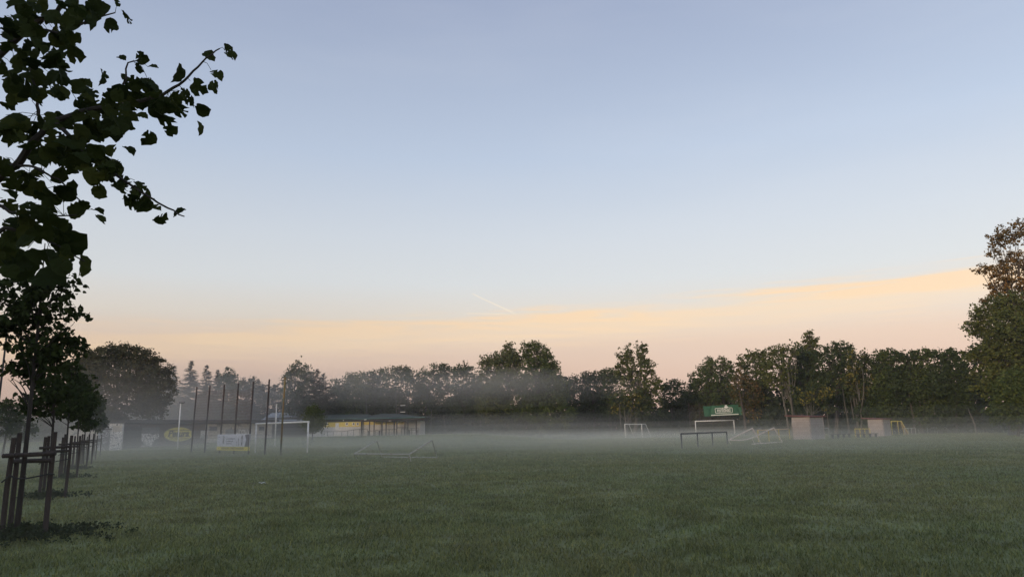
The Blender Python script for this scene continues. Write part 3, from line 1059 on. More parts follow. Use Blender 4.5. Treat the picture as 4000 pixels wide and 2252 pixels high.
def ragged_leaf(c, size, aspect, tilt):
    """one broad toothed leaf with bites, folded along its midrib and curled"""
    no = 24
    vs, fs = [], []
    holes = set(int(q) for q in rn.integers(0, no, rn.integers(0, 4)))
    bite = rn.integers(0, no)
    fold = 0.12 + 0.25 * rn.random()
    curl = 0.15 + 0.35 * rn.random()
    out = []
    for k in range(no):
        a = 2 * PI * k / no
        rad = 0.5 * (1 + 0.10 * math.cos(a)) * (1 - 0.16 * max(0, math.cos(a - PI)) ** 6)
        rad *= 1 + 0.05 * ((k % 2) - 0.5) + 0.03 * rn.normal()
        if k in (bite, (bite + 1) % no, (bite + 2) % no) and rn.random() < 0.5:
            rad *= 0.72
        if k == 0:
            rad *= 1.22
        out.append((rad * math.cos(a), rad * math.sin(a) * 0.95))
    rings = [[(0, 0)]] + [[(x * s, y * s) for x, y in out] for s in (0.5, 1.0)]
    allp = [p for rg in rings for p in rg]
    for (x, y) in allp:
        z = fold * abs(y) * 1.2 - curl * (x * x + 0.2 * x) + 0.03 * rn.normal()
        vs.append((x, y, z))
    for k in range(no):
        k2 = (k + 1) % no
        fs.append((0, 1 + k, 1 + k2))
        if k in holes:
            continue
        fs.append((1 + k, 1 + no + k, 1 + no + k2))
        fs.append((1 + k, 1 + no + k2, 1 + k2))
    # orientation: the blade hangs, its width seen with the wanted aspect
    view = (c - Vector((0, 0, EYE))).normalized()
    ang = tilt
    e1 = (_r * math.cos(ang) - _u * math.sin(ang)).normalized()
    e2 = view.cross(e1).normalized()
    n_ = (-view * aspect + e2 * math.sqrt(max(0, 1 - aspect * aspect)) * (1 if rn.random() < 0.5 else -1)).normalized()
    e2 = n_.cross(e1).normalized()
    k0 = len(leaf_v)
    for (x, y, z) in vs:
        leaf_v.append(c + (e1 * x + e2 * y + n_ * z) * size)
    for f in fs:
        leaf_f3.append(tuple(q + k0 for q in f))
    return c - e1 * size * 0.45


for (x, y, wpx, asp) in pts_l:
    d = 2.75 + 0.6 * rn.random()
    c = P(x, y, d)
    size = wpx * 1.66 / F * d
    root_pt = ragged_leaf(c, size, max(0.25, min(1, asp * (0.85 + 0.15 * rn.random()))), 0.55 + 0.75 * rn.normal())
    q = min(BR, key=lambda b: (b - root_pt).length)
    if (q - root_pt).length < 0.14:
        md = q.lerp(root_pt, 0.5) + Vector((0, 0, 0.012))
        pet.tube([q, md, root_pt], [0.0016, 0.0013, 0.0012], 4, False)
for k in range(330):            # leaves of the part of the crown outside the picture
    a = rn.random() * 2.6 + 1.8
    rr = 1.4 * math.sqrt(rn.random())
    c = near_base + Vector((math.cos(a) * rr - 0.15, math.sin(a) * rr, 2.0 + 3.6 * rn.random()))
    ragged_leaf(c, 0.10 + 0.04 * rn.random(), 0.3 + 0.7 * rn.random(), rn.random() * 6.28)
k0 = len(leaf_v)
leaf_v += pet.v
for f_ in pet.f:
    leaf_f3.append((f_[0] + k0, f_[1] + k0, f_[2] + k0))
    leaf_f3.append((f_[0] + k0, f_[2] + k0, f_[3] + k0))
np_mesh('crown', [tuple(v) for v in leaf_v], np.array(leaf_f3), 3, 'leaf_near', near, near_base)

# ------------------------------------------------------------------ the row of staked young trees
row = [  # base px, trunk top, lobes, leaf, lai
    ((62, 2098), (176, 950), [(150, 1100, 110, 120), (60, 1180, 130, 110), (230, 1150, 90, 100), (130, 1260, 180, 120), (40, 1310, 110, 110), (240, 1320, 100, 95), (130, 1400, 130, 80), (50, 1440, 60, 40), (215, 1410, 75, 50), (235, 1010, 45, 60)], 0.088, 2.0),
    ((186, 1942), (225, 1300), [(190, 1400, 80, 90), (190, 1500, 90, 70), (165, 1570, 90, 50), (235, 1540, 60, 60), (120, 1600, 40, 22)], 0.115, 3.0),
    ((252, 1868), (285, 1390), [(280, 1440, 50, 55), (270, 1520, 68, 70), (262, 1590, 70, 46), (310, 1560, 40, 60)], 0.13, 3.2),
    ((298, 1831), (322, 1430), [(316, 1490, 44, 55), (308, 1560, 60, 58), (310, 1625, 58, 38)], 0.15, 3.4),
    ((326, 1812), (345, 1470), [(342, 1520, 38, 48), (338, 1585, 50, 52), (342, 1645, 50, 28)], 0.17, 3.6),
    ((346, 1796), (362, 1510), [(362, 1560, 34, 40), (360, 1610, 44, 42), (366, 1655, 48, 26)], 0.2, 3.6),
    ((368, 1782), (380, 1540), [(384, 1585, 30, 36), (384, 1630, 40, 38), (388, 1664, 42, 22)], 0.22, 3.6),
]
row_labels = ['young tree nearest in the staked row, tall leafy crown against the sky',
              'young tree second in the staked row, crown behind the nearest trunk',
              'young tree third in the staked row, dark crown beside the second',
              'young tree fourth in the staked row, seen through thin mist',
              'young tree fifth in the staked row, small greyish round crown',
              'young tree sixth in the staked row, next to last before the shed',
              'young tree last in the staked row, hanging before the graffiti shed']
stake_labels = ['nearest rough wooden stakes with crossbar and black strap at bottom left',
                'second set of wooden tree stakes, just behind the nearest stakes',
                'third set of wooden tree stakes along the row of young trees',
                'fourth set of wooden tree stakes, greyed by the mist',
                'fifth set of wooden tree stakes, small and far down the row',
                'sixth set of wooden tree stakes, one before the row ends',
                'farthest set of wooden tree stakes in front of the graffiti shed']
for i, (bp_, tp_, lobes_px, leaf, lai) in enumerate(row):
    b = G(*bp_)
    Y = b.y
    top = P(tp_[0], tp_[1], Y)
    top.x = b.x + (top.x - b.x) * 1.0
    root = thing('linden_tree', b, row_labels[i], 'tree', 'young trees in the row along the path')
    r = np.random.default_rng(100 + i)
    lobes = []
    for (px, py, rx, ry) in lobes_px:
        k = Y / F
        lobes.append((P(px, py, Y + float(r.normal()) * rx * k * 0.3), rx * k, rx * k * 0.9, ry * k))
    leaf_cloud('crown', 'leaf_linden', lobes, lai / (0.55 * leaf * leaf), leaf, 0.13 if i == 0 else 0.2, 300 + i, root, b, 'heart', 0.5, 0.15, 0.3, 0.35)
    mb = MB()
    pts, rad = limb(b - Vector((0, 0, 0.1)), top, 0.05 - 0.002 * i, 0.008, r, 0, 10, 0.006)
    mb.tube(pts, rad, 9)
    for (c, rx, ry, rz) in lobes:
        for q in range(4 if i < 2 else 2):
            e = Vector(c) + Vector(r.random(3) * 2 - 1) * rx * 0.7
            hz = min(max(e.z - 0.35 - 0.3 * r.random(), b.z + 1.9), top.z - 0.1)
            t = (hz - b.z) / (top.z - b.z)
            st = b.lerp(top, t)
            q1, q2 = limb(st, e, 0.014, 0.003, r, -0.04)
            mb.tube(q1, q2, 5, False)
    mb.build('trunk', 'bark_young', root, smooth=True)

    # three leaning-free round stakes joined by half round crossbars, and the strap that ties the tree
    st = thing('tree_stake', b + Vector((0, 0.05, 0)), stake_labels[i], 'tree stake', 'tree stakes along the row')
    rot = -0.06 + 0.05 * r.normal()
    def loc(dx, dy, z):
        return Vector((b.x + dx * math.cos(rot) - dy * math.sin(rot), b.y + dx * math.sin(rot) + dy * math.cos(rot), b.z + z))
    posts = [(-0.17, -0.10), (-0.46, 0.45), (0.48, 0.02)]
    hts = [1.64, 1.70, 1.72]
    for q, ((dx, dy), hh) in enumerate(zip(posts, hts)):
        hh += 0.03 * r.normal()
        MB().tube([loc(dx, dy, -0.15), loc(dx + 0.01 * r.normal(), dy, hh * 0.5), loc(dx + 0.012 * r.normal(), dy, hh)], [0.044, 0.042, 0.040], 10).build('post', 'wood_stake', st)
    def bar(a, c, z, rr=0.037):
        A, B = loc(a[0], a[1] - 0.07, z), loc(c[0], c[1] - 0.07, z + 0.02)
        dv = (B - A).normalized() * 0.08
        MB().tube([A - dv, B + dv], [rr, rr], 8).build('crossbar', 'wood_stake', st)
    bar(posts[0], posts[2], 1.33)
    bar(posts[1], posts[2], 1.22)
    MB().tube([loc(-0.22, -0.18, 0.90), loc(-0.10, -0.17, 1.00), loc(-0.02, -0.08, 0.95), loc(0.1, -0.05, 0.95), loc(0.50, -0.05, 1.02), loc(0.57, -0.03, 1.01)], 0.013, 6).build('strap', 'strap', st)
    MB().tube([loc(-0.12, -0.17, 1.03), loc(-0.05, -0.08, 0.95), loc(0.0, 0.08, 0.97), loc(0.06, -0.05, 1.0)], 0.011, 6).build('strap', 'strap', st)
    # uncut weeds round the foot
    if i < 4:
        wd = []
        kk = 150 if i == 0 else 60
        for q in range(kk):
            a = r.random() * 6.283
            rr = abs(r.normal()) * (0.42 if i else 0.6)
            wx_, wy_ = b.x + 0.1 + math.cos(a) * rr * 1.2, b.y + math.sin(a) * rr
            wd.append((Vector((wx_, wy_, float(zt(wx_, wy_)) + 0.06)), 0.07, 0.07, 0.07 + 0.13 * r.random() * max(0, 1 - rr)))
        o = leaf_cloud('weed_clump', 'weed', wd, 2200 if i == 0 else 900, 0.05 if i == 0 else 0.07, 0.07, 500 + i, None, b, 'kite', -0.8, 0.1, 0.2, 0.2)
        tag(o, ['dark uncut weeds round the nearest tree stakes', 'low weeds round the foot of the second tree stakes', 'low weeds round the foot of the third tree stakes', 'low weeds round the foot of the fourth tree stakes'][i], 'weeds', 'weeds at the feet of the stakes')

# ------------------------------------------------------------------ helpers for built things
def Pz(px, py, z):
    d = ray(px, py)
    t = (z - EYE) / d.z
    return Vector((d.x * t, d.y * t, z))


def plane_pt(px, py, A, B):
    """where a pixel's ray meets the upright plane through A and B"""
    d = ray(px, py)
    n = Vector((B.y - A.y, -(B.x - A.x), 0))
    t = (Vector((A.x, A.y, 0)) - Vector((0, 0, 0))).dot(n) / d.dot(n)
    return Vector((0, 0, EYE)) + d * t


def net_mb(A0, A1, B0, B1, cell, rad, sag=0.0, jit=0.0, seed=0):
    """square mesh cord between two uprights A0-A1 and B0-B1"""
    r = np.random.default_rng(seed)
    A0, A1, B0, B1 = map(Vector, (A0, A1, B0, B1))
    L_, H_ = (B0 - A0).length, (A1 - A0).length
    nu, nv = max(2, int(L_ / cell)), max(2, int(H_ / cell))
    def q(u, v):
        p = A0.lerp(A1, v).lerp(B0.lerp(B1, v), u)
        return p + Vector((0, jit * math.sin(u * 7 + v * 3 + seed), -sag * v * 4 * u * (1 - u)))
    mb = MB()
    for i in range(nu + 1):
        mb.tube([q(i / nu, v / 6) for v in range(7)], rad, 3, False)
    for j in range(nv + 1):
        mb.tube([q(u_ / 8, j / nv) for u_ in range(9)], rad, 3, False)
    return mb


def railing(bases, h, mat, label, cat='railing', group=None, rad=0.035, name='railing', hs=None, post_mat=None):
    root = thing(name, bases[0], label, cat, group)
    hs = hs or [h] * len(bases)
    tops = [b + Vector((0, 0, hh)) for b, hh in zip(bases, hs)]
    rail = []
    for i, t in enumerate(tops):
        rail.append(t)
        if i < len(tops) - 1:
            rail.append(t.lerp(tops[i + 1], 0.5) + Vector((0, 0, -0.012)))
    MB().tube(rail, rad, 8).build('rail', mat, root)
    for b, t in zip(bases, tops):
        MB().tube([b - Vector((0, 0, 0.1)), t - Vector((0, 0, rad * 0.8))], rad, 8).build('post', post_mat or mat, root)
    return root


# ------------------------------------------------------------------ street lamp and flood lights
lp = onground(8, 30)
lp_top = P(27, 1303, 30)
lp.x = lp_top.x
lamp = thing('street_lamp', lp, 'tall grey street lamp at the left edge behind the young trees', 'street lamp')
MB().tube([lp - Vector((0, 0, 0.1)), lp + Vector((0, 0, 2.5)), lp_top], [0.06, 0.05, 0.035], 10).build('pole', 'dark_steel', lamp, smooth=True)
MB().tube([lp_top, lp_top + Vector((-0.12, 0, 0.05)), lp_top + Vector((-0.5, -0.1, 0.07))], 0.025, 8).build('arm', 'dark_steel', lamp)
MB().box(lp_top + Vector((-0.72, -0.14, 0.06)), (0.30, 0.09, 0.035)).build('lamp_head', 'grey_window', lamp)

for (bx_, by_, tx, ty, Y, lab) in [(694, 1745, 706, 1571, 84, 'white floodlight pole in front of the yellow oval sign'),
                                  (1071, 1710, 1081, 1572, 88, 'pale floodlight pole seen through the left football goal')]:
    b = onground(bx_, Y)
    t = P(tx, ty, Y)
    b.x = t.x
    root = thing('floodlight_pole', b, lab, 'lamp post', 'floodlight poles by the clubhouse')
    MB().tube([b - Vector((0, 0, 0.1)), t], [0.075, 0.055], 10).build('pole', 'white_paint', root, smooth=True)
    MB().box(t + Vector((0.18, -0.1, 0.02)), (0.30, 0.16, 0.09), (Vector((1, 0, 0.1)).normalized(), Vector((0, 1, -0.3)).normalized(), Vector((-0.1, 0.3, 1)).normalized())).build('lamp_head', 'grey_window', root)

# ------------------------------------------------------------------ graffiti shed and the long low building on the left
def wall_box(root, name, mat, a, b, z0, z1, nrm, thick=0.2, proud=0.0):
    """upright slab between ground points a and b, its face `proud` of the plane"""
    a, b = Vector((a.x, a.y, 0)), Vector((b.x, b.y, 0))
    u_ = (b - a)
    ln = u_.length
    u_.normalize()
    c = (a + b) / 2 + nrm * (proud - thick / 2)
    c.z = (z0 + z1) / 2
    return MB().box(c, (ln / 2, thick / 2, (z1 - z0) / 2), (u_, nrm, Vector((0, 0, 1)))).build(name, mat, root)


A = onground(262, 81.0)
B = onground(476, 82.5)
u_ = Vector((B.x - A.x, B.y - A.y, 0)).normalized()
nrm = Vector((u_.y, -u_.x, 0))
sh = thing('graffiti_shed', A, 'small white shed whose front wall is covered in black graffiti', 'shed')
zt_ = plane_pt(440, 1652, A, B).z
wall_box(sh, 'wall', 'graffiti_a', plane_pt(420, 1700, A, B), B, -0.3, zt_, nrm, 0.7, 0)
wall_box(sh, 'wall', 'beige_wall', A, plane_pt(381, 1700, A, B), -0.3, zt_ - 0.55, nrm, 0.6, -0.02)
wall_box(sh, 'wall', 'graffiti_b', plane_pt(381, 1700, A, B) + u_ * 0.002, plane_pt(420, 1700, A, B) - u_ * 0.002, -0.3, zt_ - 0.1, nrm, 0.65, -0.01)
wall_box(sh, 'door', 'graffiti_b', plane_pt(388, 1700, A, B), plane_pt(430, 1700, A, B), 0.0, zt_ - 0.75, nrm, 0.08, 0.06)
wall_box(sh, 'lintel', 'dark_timber', plane_pt(384, 1700, A, B), plane_pt(436, 1700, A, B), zt_ - 0.74, zt_ - 0.55, nrm, 0.2, 0.14)
wall_box(sh, 'panel', 'beige_wall', plane_pt(438, 1700, A, B), plane_pt(474, 1700, A, B), zt_ - 0.95, zt_ - 0.25, nrm, 0.06, 0.03)
c = (A + B) / 2 - nrm * 0.3
MB().box((c.x, c.y, zt_ + 0.05), ((B - A).length / 2 + 0.1, 0.48, 0.045), (u_, nrm, Vector((0, 0, 1)))).build('roof', 'dark_timber', sh)

A = onground(478, 86.5)
B = onground(1062, 104)
u_ = Vector((B.x - A.x, B.y - A.y, 0)).normalized()
nrm = Vector((u_.y, -u_.x, 0))
lb = thing('low_building', A, 'long low brown building with dark flat roof and faded wall murals', 'building')
q = lambda px: plane_pt(px, 1700, A, B)
ztop = plane_pt(640, 1655, A, B).z
wall_box(lb, 'wall', 'brown_wall', q(478), q(800), -0.4, ztop, nrm, 5.0, 0)
wall_box(lb, 'wall', 'beige_wall', q(800) + u_ * 0.004, q(1062), -0.4, ztop, nrm, 5.02, 0.01)
wall_box(lb, 'boarding', 'dark_timber', q(480), q(551), 0.0, ztop - 0.25, nrm, 0.08, 0.05)
zz = lambda px, py: plane_pt(px, py, A, B).z
wall_box(lb, 'mural', 'graffiti_c', q(553), q(621), zz(590, 1744), zz(590, 1692), nrm, 0.06, 0.035)
wall_box(lb, 'mural_strip', 'grey_window', q(553), q(621), zz(590, 1691), zz(590, 1668), nrm, 0.06, 0.035)
wall_box(lb, 'mural', 'graffiti_d', q(783), q(812), zz(800, 1712), zz(800, 1680), nrm, 0.06, 0.04)
wall_box(lb, 'mural', 'graffiti_d', q(880), q(980), zz(930, 1720), zz(930, 1676), nrm, 0.06, 0.045)
wall_box(lb, 'window', 'grey_window', q(816), q(846), zz(830, 1682), zz(830, 1664), nrm, 0.06, 0.05)
wall_box(lb, 'window', 'grey_window', q(1010), q(1030), zz(1020, 1680), zz(1020, 1665), nrm, 0.06, 0.05)
wall_box(lb, 'plinth', 'block_shade_plinth', q(600), q(1062), -0.4, 0.35, nrm, 0.1, 0.07)
c = (A + B) / 2 - nrm * 2.2
MB().box((c.x, c.y, ztop + 0.16), ((B - A).length / 2 + 0.3, 3.3, 0.15), (u_, (nrm + Vector((0, 0, 0.06))).normalized(), Vector((0, 0, 1)))).build('roof', 'dark_timber', lb)
# the oval sign fixed to its wall
oc = plane_pt(697, 1695, A, B)
orx = (q(756) - q(640)).length / 2
orz = (zz(697, 1667) - zz(697, 1724)) / 2
sign = thing('oval_sign', oc + nrm * 0.06, 'yellow oval sign lettered petura on the brown building wall', 'sign')


def oval(name, mat, k, d0, d1):
    mb = MB()
    nn = 40
    for d in (d0, d1):
        for j in range(nn):
            a = 2 * PI * j / nn
            p = oc + u_ * (orx * k * math.cos(a)) + Vector((0, 0, orz * k * math.sin(a))) + nrm * d
            mb.v.append(tuple(p))
    mb.f.append(tuple(range(nn, 2 * nn)))
    mb.f.append(tuple(range(nn))[::-1])
    for j in range(nn):
        mb.f.append((j, (j + 1) % nn, nn + (j + 1) % nn, nn + j))
    return mb.build(name, mat, sign)


oval('rim', 'ink_grey', 1.0, 0.0, 0.05)
oval('face', 'sign_yellow', 0.965, 0.0, 0.065)
text_mesh('Petura', 1.05, 'ink', 'lettering', sign, oc + nrm * 0.07 + u_ * (-0.05) + Vector((0, 0, 0.08)), u_, (0, 0, 1), 0.006, sx=1.0, shear=0.25, bold=0.03)
mb = MB()
def sbar(x0, x1, z0, z1):
    p = oc + u_ * ((x0 + x1) / 2 * orx) + Vector((0, 0, (z0 + z1) / 2 * orz)) + nrm * 0.072
    mb.box(p, (abs(x1 - x0) / 2 * orx, 0.008, abs(z1 - z0) / 2 * orz), (u_, nrm, Vector((0, 0, 1))))
sbar(-0.72, 0.80, 0.52, 0.58)
sbar(-0.66, 0.78, -0.36, -0.29)
sbar(-0.60, 0.0, -0.50, -0.45)
sbar(0.40, 0.66, -0.62, -0.55)
sbar(0.86, 0.91, -0.18, 0.42)
mb.build('stripe', 'ink', sign)

# pale roofed store behind
b = onground(1135, 114)
hx = 3.6
st = thing('metal_roofed_store', b, 'dark store shed with a pale metal roof behind the left goal', 'shed')
MB().box((b.x - 0.5, b.y + 2, 1.9 + 0.3), (hx - 0.2, 2.4, 1.9)).build('wall', 'dark_timber', st)
zr0, zr1 = P(1135, 1642, 112).z, P(1135, 1611, 117).z
mb = MB().add([(b.x - hx - 1, b.y - 0.8, zr0), (b.x + hx, b.y - 0.8, zr0), (b.x + hx, b.y + 4.6, zr1), (b.x - hx - 1, b.y + 4.6, zr1),
              (b.x - hx - 1, b.y - 0.8, zr0 + 0.12), (b.x + hx, b.y - 0.8, zr0 + 0.12), (b.x + hx, b.y + 4.6, zr1 + 0.12), (b.x - hx - 1, b.y + 4.6, zr1 + 0.12)],
             [(3, 2, 1, 0), (4, 5, 6, 7), (0, 1, 5, 4), (1, 2, 6, 5), (2, 3, 7, 6), (3, 0, 4, 7)])
mb.build('roof', 'metal_roof', st)

# ------------------------------------------------------------------ clubhouse
YC = 112.0
zb = 0.95
xL, xM, xR = P(1200, 1700, YC).x, P(1408, 1700, YC).x, P(1640, 1700, YC).x
z_w = P(1400, 1646, YC).z
z_y = P(1400, 1665, YC).z
z_e = P(1400, 1634, YC).z
ch = thing('clubhouse', (xM, YC, zb), 'low white clubhouse with yellow wall band, green roof and open veranda', 'building')
MB().box(((xL + xM) / 2, YC + 3, (zb - 0.6 + z_y) / 2), ((xM - xL) / 2, 3, (z_y - zb + 0.6) / 2)).build('wall', 'white_wall', ch)
MB().box(((xL + xM) / 2, YC + 3, (z_w + z_y) / 2), ((xM - xL) / 2 - 0.003, 2.995, (z_w - z_y) / 2)).build('yellow_band', 'yellow_wall', ch)
MB().box(((xL + xM) / 2, YC + 2.98, (z_w + z_e) / 2), ((xM - xL) / 2 - 0.01, 2.94, (z_e - z_w) / 2)).build('fascia', 'green_roof', ch)
MB().box(((xM + xR) / 2, YC + 3.5, (zb - 0.6 + z_w) / 2), ((xR - xM) / 2 - 0.004, 2.9, (z_w - zb + 0.6) / 2)).build('wall', 'white_wall', ch)
MB().box(((xM + xR) / 2 - 1.0, YC + 0.59, z_w - 0.25), ((xR - xM) / 2 - 1.3, 0.02, 0.22)).build('yellow_band', 'yellow_wall', ch)
for px in (1275, 1355, 1381, 1397):
    c = P(px, 1654.5, YC)
    f = MB().box((c.x, YC - 0.03, c.z), (0.19, 0.04, 0.22)).build('window', 'white_paint', ch)
    pane = MB().box((c.x + 0.02, YC - 0.075, c.z + 0.02), (0.10, 0.008, 0.12)).build('pane', 'glass', ch)
    pane.parent = f
c = P(1317, 1664, YC)
MB().box((c.x, YC - 0.02, c.z), (0.26, 0.03, 0.52)).build('panel', 'white_paint', ch)
c = P(1604, 1668, YC)
MB().box((c.x, YC + 0.57, c.z - 0.05), (0.62, 0.03, 0.6)).build('panel', 'white_paint', ch)
# roofs: a low gable over the left wing, a hip over the veranda wing
xl, xm, xr = P(1190, 1640, YC).x, P(1430, 1640, YC).x, P(1672, 1640, YC).x
zl, zrd = z_e + 0.02, z_e + 0.75
MB().add([(xl, YC - 0.6, zl), (xm, YC - 0.6, zl), (xm, YC + 3, zrd), (xl, YC + 3, zrd), (xl, YC + 6.6, zl), (xm, YC + 6.6, zl)],
         [(0, 1, 2, 3), (3, 2, 5, 4), (0, 3, 4), (1, 5, 2), (0, 4, 5, 1)]).build('roof', 'green_roof', ch)
pk = P(1524, 1613, YC + 2.5)
xm2 = P(1398, 1640, YC).x
MB().add([(xm2, YC - 3.2, zl - 0.12), (xr, YC - 3.2, zl - 0.05), (xr + 0.2, YC + 7, zl), (xm2, YC + 7, zl), (pk.x - 1.2, YC + 2.2, pk.z), (pk.x + 1.6, YC + 2.2, pk.z - 0.12)],
         [(0, 1, 5, 4), (1, 2, 5), (2, 3, 4, 5), (3, 0, 4), (0, 3, 2, 1)]).build('roof', 'green_roof', ch)
MB().tube([(xm2, YC - 3.26, zl - 0.12), (xr, YC - 3.26, zl - 0.05)], 0.07, 6).build('gutter', 'green_trim', ch)
MB().tube([(xl, YC - 0.66, zl), (xm2, YC - 0.66, zl)], 0.06, 6).build('gutter', 'green_trim', ch)
MB().box(((xm2 + xr) / 2, YC - 3.0, zl - 0.28), ((xr - xm2) / 2 - 0.2, 0.06, 0.14)).build('beam', 'dark_timber', ch)
for px in (1411, 1443, 1461, 1492, 1508, 1540, 1550, 1581, 1593, 1626):
    p = P(px, 1690, YC - 2.9)
    MB().box((p.x, YC - 2.9, (zb - 0.3 + zl - 0.2) / 2), (0.075, 0.075, (zl - 0.2 - zb + 0.3) / 2)).build('veranda_post', 'dark_timber', ch)
p0, p1 = P(1552, 1690, YC - 2.9), P(1592, 1690, YC - 2.9)
MB().tube([(p0.x, YC - 3.02, zl - 0.9), (p0.x + 0.6, YC - 3.02, zl - 0.3)], 0.05, 5).tube([(p1.x, YC - 3.02, zl - 0.9), (p1.x - 0.6, YC - 3.02, zl - 0.3)], 0.05, 5).tube([(p0.x, YC - 3.02, zb + 1.2), (p1.x, YC - 3.02, zb + 1.2)], 0.05, 5).build('brace', 'dark_timber', ch)
c = P(1427, 1638, YC - 3.4)
MB().tube([(c.x - 0.16, YC - 3.3, c.z), (c.x + 0.16, YC - 3.35, c.z + 0.03)], [0.06, 0.05], 8).build('lamp', 'white_paint', ch)
c = P(1341, 1641, YC - 0.8)
MB().tube([(c.x - 0.07, YC - 0.75, c.z), (c.x + 0.07, YC - 0.78, c.z + 0.02)], [0.05, 0.06], 8).build('lamp', 'white_paint', ch)

def club(px, Y=YC - 4.2):
    p = P(px, 1690, Y)
    return Vector((p.x, Y, float(zt(p.x, Y))))

rb, rh = [], []
for px, pyt in ((1258, 1688.5), (1280, 1688), (1302, 1688), (1335, 1684), (1358, 1681), (1381, 1677), (1405, 1674), (1435, 1673.5)):
    b = club(px)
    rb.append(b)
    rh.append(max(0.75, P(px, pyt, YC - 4.2).z - b.z))
railing(rb, 0.9, 'dark_steel', 'dark metal handrail climbing the ramp before the white clubhouse wall', group='railings round the pitch', rad=0.032, hs=rh)
railing([club(px) for px in (1467, 1490, 1520, 1548)], 0.85, 'dark_steel', 'dark metal railing along the clubhouse veranda front', group='railings round the pitch', rad=0.032)
railing([club(px) for px in (1568, 1588, 1608, 1636)], 0.95, 'dark_steel', 'dark metal railing at the far end of the clubhouse veranda', group='railings round the pitch', rad=0.032)
# tables by the veranda
for pxa, pxb, lab in ((1438, 1485, 'long wooden table standing before the clubhouse veranda'), (1596, 1632, 'short wooden table at the end of the clubhouse veranda')):
    a, b = club(pxa, YC - 5), club(pxb, YC - 5)
    t = thing('picnic_table', a, lab, 'table', 'tables by the clubhouse')
    c = (a + b) / 2
    MB().box((c.x, c.y, c.z + 0.72), ((b.x - a.x) / 2, 0.38, 0.03)).build('table_top', 'plank', t)
    for k_ in (a, b):
        s_ = 0.1 if k_ is a else -0.1
        MB().box((k_.x + s_, c.y, c.z + 0.33), (0.05, 0.3, 0.36)).build('leg', 'dark_timber', t)

# slender frame with two rungs rising behind the clubhouse
fb = onground(1573, 119)
fr_ = thing('ladder_frame', fb, 'slender steel frame with two pale rungs rising behind the clubhouse roof', 'frame')
xa, xb = P(1564, 1600, 119).x, P(1583, 1600, 119).x
zt2 = P(1573, 1571, 119).z
for x_ in (xa, xb):
    MB().tube([(x_, 119, fb.z - 0.1), (x_, 119, zt2)], 0.045, 6).build('upright', 'dark_steel', fr_)
for py in (1582.5, 1608):
    z_ = P(1573, py, 119).z
    MB().tube([(xa, 118.93, z_), (xb, 118.93, z_ + 0.02)], 0.045, 6).build('rung', 'white_paint', fr_)

# ------------------------------------------------------------------ tall ball-stop poles with their net and the board hung on them
poles = [((752, 1762), (770, 1510)), ((804, 1765), (821, 1505)), ((862, 1765), (877, 1501)), ((918, 1767), (932, 1495)), ((975, 1769), (991, 1489)), ((1038, 1771), (1053, 1480)), ((1100, 1775), (1115, 1472))]
Ys = [66.5 - 2.2 * i for i in range(7)]
pb = [onground(b_[0], Y) for (b_, t_), Y in zip(poles, Ys)]
pt = []
for ((b_, t_), Y, b) in zip(poles, Ys, pb):
    t = P(t_[0], t_[1], Y)
    t.x = b.x + (t.x - b.x) * 0.9
    pt.append(t)
bn = thing('ball_net_fence', pb[0], 'row of seven tall rusty poles with sagging net beside the left goal', 'net fence')
for i, (b, t) in enumerate(zip(pb, pt)):
    mb = MB().tube([b - Vector((0, 0, 0.2)), b.lerp(t, 0.5) + Vector((0.02 * random.uniform(-1, 1), 0, 0)), t], [0.068, 0.066, 0.062], 9)
    o = mb.build('post', 'ochre' if i == 6 else 'rust', bn, smooth=True)
    if i == 6:
        o['label'] = 'greenish ochre end post'
for i in range(6):
    z1 = 0.93 if i < 3 else 0.92 - 0.03 * (i - 3)
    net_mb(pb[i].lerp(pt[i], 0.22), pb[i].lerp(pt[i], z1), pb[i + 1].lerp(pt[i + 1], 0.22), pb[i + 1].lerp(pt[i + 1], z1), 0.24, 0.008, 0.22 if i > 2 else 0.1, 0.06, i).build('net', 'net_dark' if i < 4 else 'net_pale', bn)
    a_, c_ = pb[i].lerp(pt[i], z1), pb[i + 1].lerp(pt[i + 1], z1)
    if i >= 3:
        MB().tube([a_.lerp(c_, t / 6) + Vector((0, 0, -0.22 * 4 * (t / 6) * (1 - t / 6))) for t in range(7)], 0.013, 4).build('head_rope', 'net_pale', bn)

ba, bb = pb[2] + Vector((-0.18, -0.12, 0)), pb[4] + Vector((0.12, -0.12, 0))
u_ = Vector((bb.x - ba.x, bb.y - ba.y, 0)).normalized()
nrm = Vector((u_.y, -u_.x, 0))
zz = lambda px, py: plane_pt(px, py, ba, bb).z
z0, z1, z2 = zz(918, 1758), zz(918, 1743), zz(918, 1694)
bd = thing('advertising_board', (ba.x, ba.y, z0), 'white advertising board with yellow bottom strip tied across the tall poles', 'sign')
wall_box(bd, 'panel', 'board_white', ba, bb, z1, z2, nrm, 0.03, 0.03)
wall_box(bd, 'strip', 'board_yellow', ba, bb, z0, z1 - 0.003, nrm, 0.034, 0.034)
LB = (Vector((bb.x, bb.y, 0)) - Vector((ba.x, ba.y, 0))).length
HB = z2 - z1
bp = lambda fx, fz, d=0.045: Vector((ba.x, ba.y, 0)) + u_ * (LB * fx) + nrm * d + Vector((0, 0, z1 + HB * fz))
text_mesh('VÁŠ NOVÝ ZAMĚSTNAVATEL', 0.27, 'ink', 'lettering', bd, Vector((ba.x, ba.y, 0)) + u_ * (LB * 0.5) + nrm * 0.045 + Vector((0, 0, (z0 + z1) / 2)), u_, (0, 0, 1), 0.003, sx=LB * 0.74 / 3.75)
